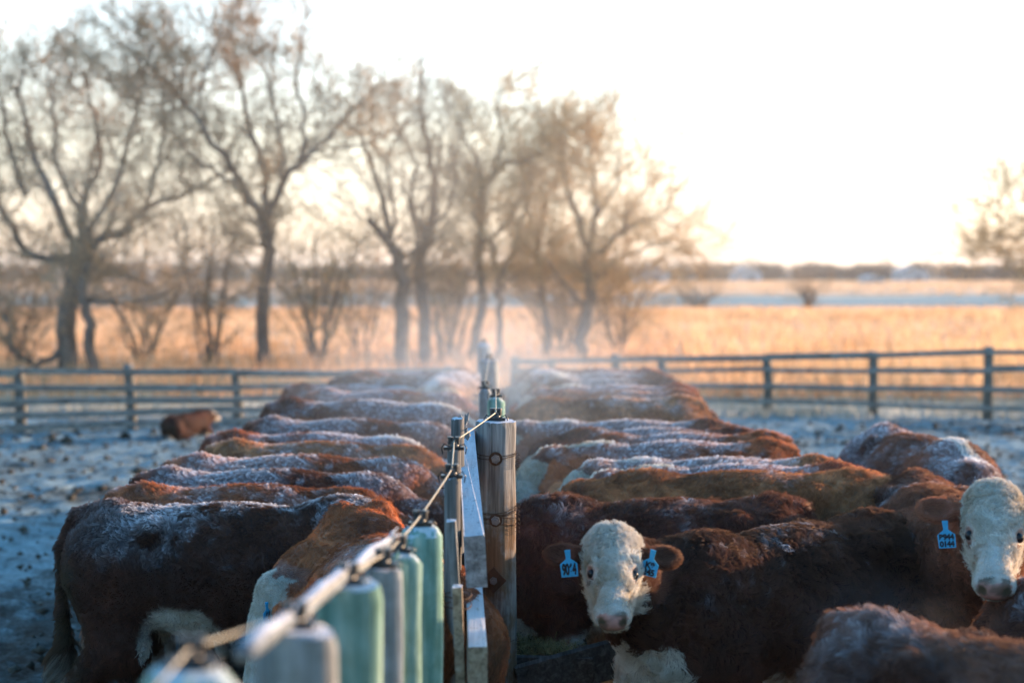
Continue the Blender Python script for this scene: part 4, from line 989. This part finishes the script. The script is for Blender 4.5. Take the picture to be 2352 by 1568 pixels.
# bolts, washers and rusty wire on the thick post
def bolt(z_px, dia_w, square=False, nut=.020):
    q = P(1139 if not square else 1134, z_px, 6.30); x = q.x - btp.x; y = -.087; z = q.z; m_ = MB()
    if square: m_.box((x, y - .004, z), (.082, .010, .082), Matrix.Rotation(R(45), 3, 'Y'))
    else: m_.tube([(x, y + .004, z), (x, y - .006, z)], dia_w / 2, 20)
    m_.build('washer', M_RUST, big, False)
    n_ = MB().tube([(x, y - .006, z), (x, y - .024, z)], nut, 6); n_.tube([(x, y - .02, z), (x, y - .034, z)], nut * .5, 12); n_.build('bolt', M_STEEL, big)
bolt(1047, .060); bolt(1186, .058); bolt(1322, .06, True, .017)
def wirewrap(zpx, n, slope, seed):
    r = random.Random(seed); m_ = MB()
    for k in range(n):
        z0 = P(1139, zpx + k * 6 + r.uniform(-5, 5), 6.30).z; pts = []
        for j in range(29):
            a = -math.pi * 1.02 + 2.04 * math.pi * j / 28 - math.pi / 2; rr = .0905 + .002 * math.sin(j * 1.7 + k)
            pts.append((rr * math.cos(a), rr * math.sin(a), z0 + slope * math.sin(a + k * .5) * .02 + r.gauss(0, .0012)))
        m_.tube(pts, .0016, 5)
    e = Vector(pts[8]);
    m_.tube([e, e + Vector((-.012, -.012, .02)), e + Vector((.015, -.014, .07))], .0015, 5)
    for k in range(4):
        z0 = P(1139, zpx + k * 9, 6.30).z; m_.tube([(.085, -.03, z0), (.099, -.045, z0 + .006), (.105, -.035, z0 - .004), (.095, -.02, z0 - .008)], .0013, 5)
    m_.build('wire_wrap', M_RUST, big, True)
wirewrap(1040, 2, .6, 1); wirewrap(1160, 4, 1.0, 2); wirewrap(1190, 2, -.6, 3); wirewrap(1465, 1, .3, 4)
# boards: long plank set on edge running back beside the thick post, and shorter planks at the near end
def board(a, b, w, h, mat, label=None, roll=0.0):
    o = MB().beam(Vector(a) - FO, Vector(b) - FO, w, h, roll, .002).build('board', mat, fence)
    if label: o['label'] = label
    return o
t0 = P(1092, 1290, 4.90); t9 = P(1072, 1030, 6.35); board((t0.x, 4.90, t0.z), (t9.x, 6.35, t9.z), .072, .19, W_BOARD, 'frost topped plank whose sawn end faces the camera', R(-3))
t1 = P(1098, 1550, 4.55); board((t1.x, 4.55, t1.z), (-.19, 6.35, t1.z + .10), .062, .19, W_BOARD2, 'lower plank with a brown sawn end')
def upright(px, y0, y1, d, w, mat, label=None, tilt=0.0):
    a = P(px + tilt, y1, d); b = P(px, y0, d); m_ = MB(); mid = (a + b) / 2 - FO; L = (b - a).length; dr = (b - a).normalized()
    q = dr.to_track_quat('Z', 'Y'); m_.box(mid, (w, .03, L), q, .002); o = m_.build('picket', mat, fence)
    if label: o['label'] = label
upright(1036, 1195, 1480, 4.75, .050, W_SLIM if False else W_PALE, 'bleached picket strapped to the boards', 18)
upright(1050, 1345, 1760, 4.62, .052, W_BOARD2, 'brown picket standing below the bleached one', 14)
# wire twists holding the pickets
for zpx in (1365, 1388, 1120, 1140):
    c0 = P(1045, zpx, 4.7 if zpx > 1300 else 5.6) - FO; rr = .055
    MB().tube([c0 + Vector((rr * math.cos(a_), rr * math.sin(a_), .006 * math.sin(2 * a_))) for a_ in [2 * math.pi * k / 18 for k in range(19)]], .0022, 5).build('wire_twist', M_RUST, fence, True)
# long frosted top pole leaning along the near posts, with a splintered end
pa, pb = P(560, 1500, 2.30), P(893, 1240, 3.85); r = random.Random(4); pts = [pa.lerp(pb, k / 12) - FO + Vector((r.gauss(0, .002), 0, r.gauss(0, .003))) for k in range(13)]
m_ = MB().tube(pts, [.017, .020, .016, .021, .017, .020, .018, .021, .016, .020, .016, .018, .010], 12)
for k in range(5): m_.tube([pts[-1] + Vector((r.gauss(0, .008), 0, r.gauss(0, .008))), pts[-1] + Vector((r.gauss(.012, .01), .08, r.gauss(.012, .012)))], [.006, .002], 5)
o = m_.build('top_pole', wood('pole', (.04, .05, .06), (.15, .165, .18), (.34, .36, .38), .7, grain=(40, 9, 40)), fence, True); o['label'] = 'frosted thin pole wired along the post tops'
# rime on the broken board end beside the thick post
rs_ = random.Random(9); m_ = MB()
for k in range(26):
    c0 = P(1064 + rs_.gauss(0, 7), 985 + rs_.uniform(-22, 24), 5.9) - FO; dv = Vector((rs_.gauss(0, .5), rs_.gauss(0, .3), 1)).normalized() * rs_.uniform(.015, .035)
    m_.tube([c0, c0 + dv], [.010, .002], 5)
m_.build('splintered_end', W_BOARD, fence)

# ------------------------------------------------------------------ feed trough with hay on the right side of the fence
tr = empty('feed_trough', (.14, 6.4, 0)); tag(tr, 'dark plank feed trough full of hay, running along the right side of the fence', 'feed trough'); TO = Vector(tr.location)
for x in (-.02, .33):
    for k in range(4):
        for j in range(3): MB().box((x - TO.x, 6.4 + 1.6 + j * 3.3 - TO.y, .10 + k * .145), (.04, 3.28, .14), None, .003).build('plank', W_TRO, tr)
for k in range(4): MB().box((.155 - TO.x, 6.36 - TO.y, .10 + k * .145), (.42, .05, .138), Matrix.Rotation(R((k % 2) * 1.5 - .7), 3, 'Y'), .003).build('end_plank', W_TRO, tr)
MB().beam(Vector((.02, 6.26, .50)) - TO, Vector((.62, 6.50, .60)) - TO, .05, .17).build('cross_rail', W_TRO, tr)
q = MB().tube([Vector((.075, 6.325, .42)) - TO, Vector((.075, 6.31, .42)) - TO], [.032, .030], 18); q.build('bolt', M_RUST, tr)
for k in range(5): MB().box((.155 - TO.x, 6.8 + k * 2.2 - TO.y, .62), (.48, .06, .05)).build('brace', W_TRO, tr)
def hay(name, label, x0, x1, y0, y1, zf, n, seed, L=.10):
    rs = np.random.RandomState(seed); x = rs.uniform(x0, x1, n); y = rs.uniform(y0, y1, n); z = zf(x, y) + rs.normal(0, .018, n)
    a = rs.rand(n) * 6.28; e = rs.normal(0, .35, n); l = L * (.4 + rs.rand(n)); dv = np.stack([np.cos(a) * np.cos(e), np.sin(a) * np.cos(e), np.sin(e)], 1) * l[:, None]
    sd = np.stack([-np.sin(a), np.cos(a), 0 * a], 1) * .0018; c0 = np.stack([x, y, z], 1); b = rs.normal(0, .012, (n, 3))
    V = np.stack([c0 - dv/2 - sd, c0 - dv/2 + sd, c0 + b + sd, c0 + b - sd, c0 + dv/2 + sd, c0 + dv/2 - sd], 1).reshape(-1, 3); i = np.arange(n)[:, None] * 6
    F = np.concatenate([i + np.array([0, 1, 2, 3]), i + np.array([3, 2, 4, 5])])
    # the heap beneath
    gx_, gy_ = np.meshgrid(np.linspace(x0, x1, 14), np.arange(y0, y1, .06), indexing='ij'); G = np.stack([gx_.ravel(), gy_.ravel(), zf(gx_.ravel(), gy_.ravel()) - .012], 1)
    id_ = np.arange(gx_.size).reshape(gx_.shape) + len(V); F2 = np.stack([id_[:-1, :-1], id_[1:, :-1], id_[1:, 1:], id_[:-1, 1:]], -1).reshape(-1, 4)
    m, t = new_mat(name); tc = nd(t, 'ShaderNodeTexCoord'); f = noise(t, tc.outputs['Object'], 18, 4, .7)
    finish(t, ramp(t, f, [(.35, (.07, .055, .022)), (.52, (.20, .155, .06)), (.68, (.38, .31, .16))]), .8, spec=.2)
    return tag(mesh_obj(name, np.concatenate([V, G]), np.concatenate([F, F2]), m), label, kind='stuff')
zh = lambda x, y: .60 + .06 * np.cos((x - .155) * 7) + .035 * vnoise(np.stack([x, y, x * 0], 1), 4.) - .02
hay('hay', 'loose greenish hay heaped in the feed trough', .0, .32, 6.40, 10.5, zh, 16000, 3)
hay('spilled_hay', 'trampled hay lying on the ground in front of the trough', -.1, .95, 5.2, 6.33, lambda x, y: .08 + .20 * sstep(.0, .45, .6 - np.abs(x - .35)) * sstep(5.2, 6.2, y) + .03 * vnoise(np.stack([x, y, x * 0], 1), 5.), 15000, 4)

# ------------------------------------------------------------------ steam of the cattle's breath and the morning air
def volume(name, label, lo, hi, dens, het=None, col=(.9, .93, 1.0), ani=.3):
    c = [(a + b) / 2 for a, b in zip(lo, hi)]; s_ = [(b - a) for a, b in zip(lo, hi)]
    hx, hy, hz_ = [q / 2 for q in s_]
    V = [(x, y, z) for x in (-hx, hx) for y in (-hy, hy) for z in (-hz_, hz_)]
    o = mesh_obj(name, V, [(0, 1, 3, 2), (4, 6, 7, 5), (0, 4, 5, 1), (2, 3, 7, 6), (0, 2, 6, 4), (1, 5, 7, 3)], None); o.location = c
    m, t = new_mat(name); pv = nd(t, 'ShaderNodeVolumePrincipled'); pv.inputs['Color'].default_value = (*col, 1); pv.inputs['Anisotropy'].default_value = ani; pv.inputs['Density'].default_value = dens
    if het:
        tc = nd(t, 'ShaderNodeTexCoord'); mp = nd(t, 'ShaderNodeMapping'); mp.inputs['Scale'].default_value = (1 / hx, 1 / hy, 1 / hz_); t.links.new(tc.outputs['Object'], mp.inputs[0])
        ln = nd(t, 'ShaderNodeVectorMath', operation='LENGTH'); t.links.new(mp.outputs[0], ln.inputs[0])
        fall = mth(t, 'SUBTRACT', 1.0, ln.outputs['Value'], True); fall = mth(t, 'POWER', fall, 1.3)
        n_ = noise(t, tc.outputs['Object'], het, 4, .6, .8); n_ = mth(t, 'MULTIPLY', mth(t, 'SUBTRACT', n_, .38, True), 4.0, True)
        t.links.new(mth(t, 'MULTIPLY', mth(t, 'MULTIPLY', fall, n_), dens), pv.inputs['Density'])
    ou = nd(t, 'ShaderNodeOutputMaterial'); t.links.new(pv.outputs[0], ou.inputs['Volume']); o.data.materials.append(m)
    return tag(o, label, kind='stuff')
volume('steam', 'white steam rising along the fence between the two rows of cattle', (-2.4, 6.4, .3), (2.0, 19, 2.4), .18, 2.1, col=(.85, .93, 1.0), ani=0.0)
volume('steam', 'small puff of breath in front of the dark flank on the right', (1.0, 5.0, .70), (1.8, 5.7, 1.25), .35, 5.0, ani=0.0)
volume('mist', 'thin mist under the trees behind the corral, enlarged to add lens glare', (-30, 17, -.5), (14, 48, 7.5), .040, .25, col=(1.0, .94, .84), ani=.5)  # tree-foot mist made larger and warmer, standing in for glare over the trees
volume('haze', 'thin cold morning haze over the corral and fields', (-1000, -70, -3), (1000, 1600, 14), .00035, None, (.95, .93, .92), .2)
print('done', round(time.time() - T0, 1))
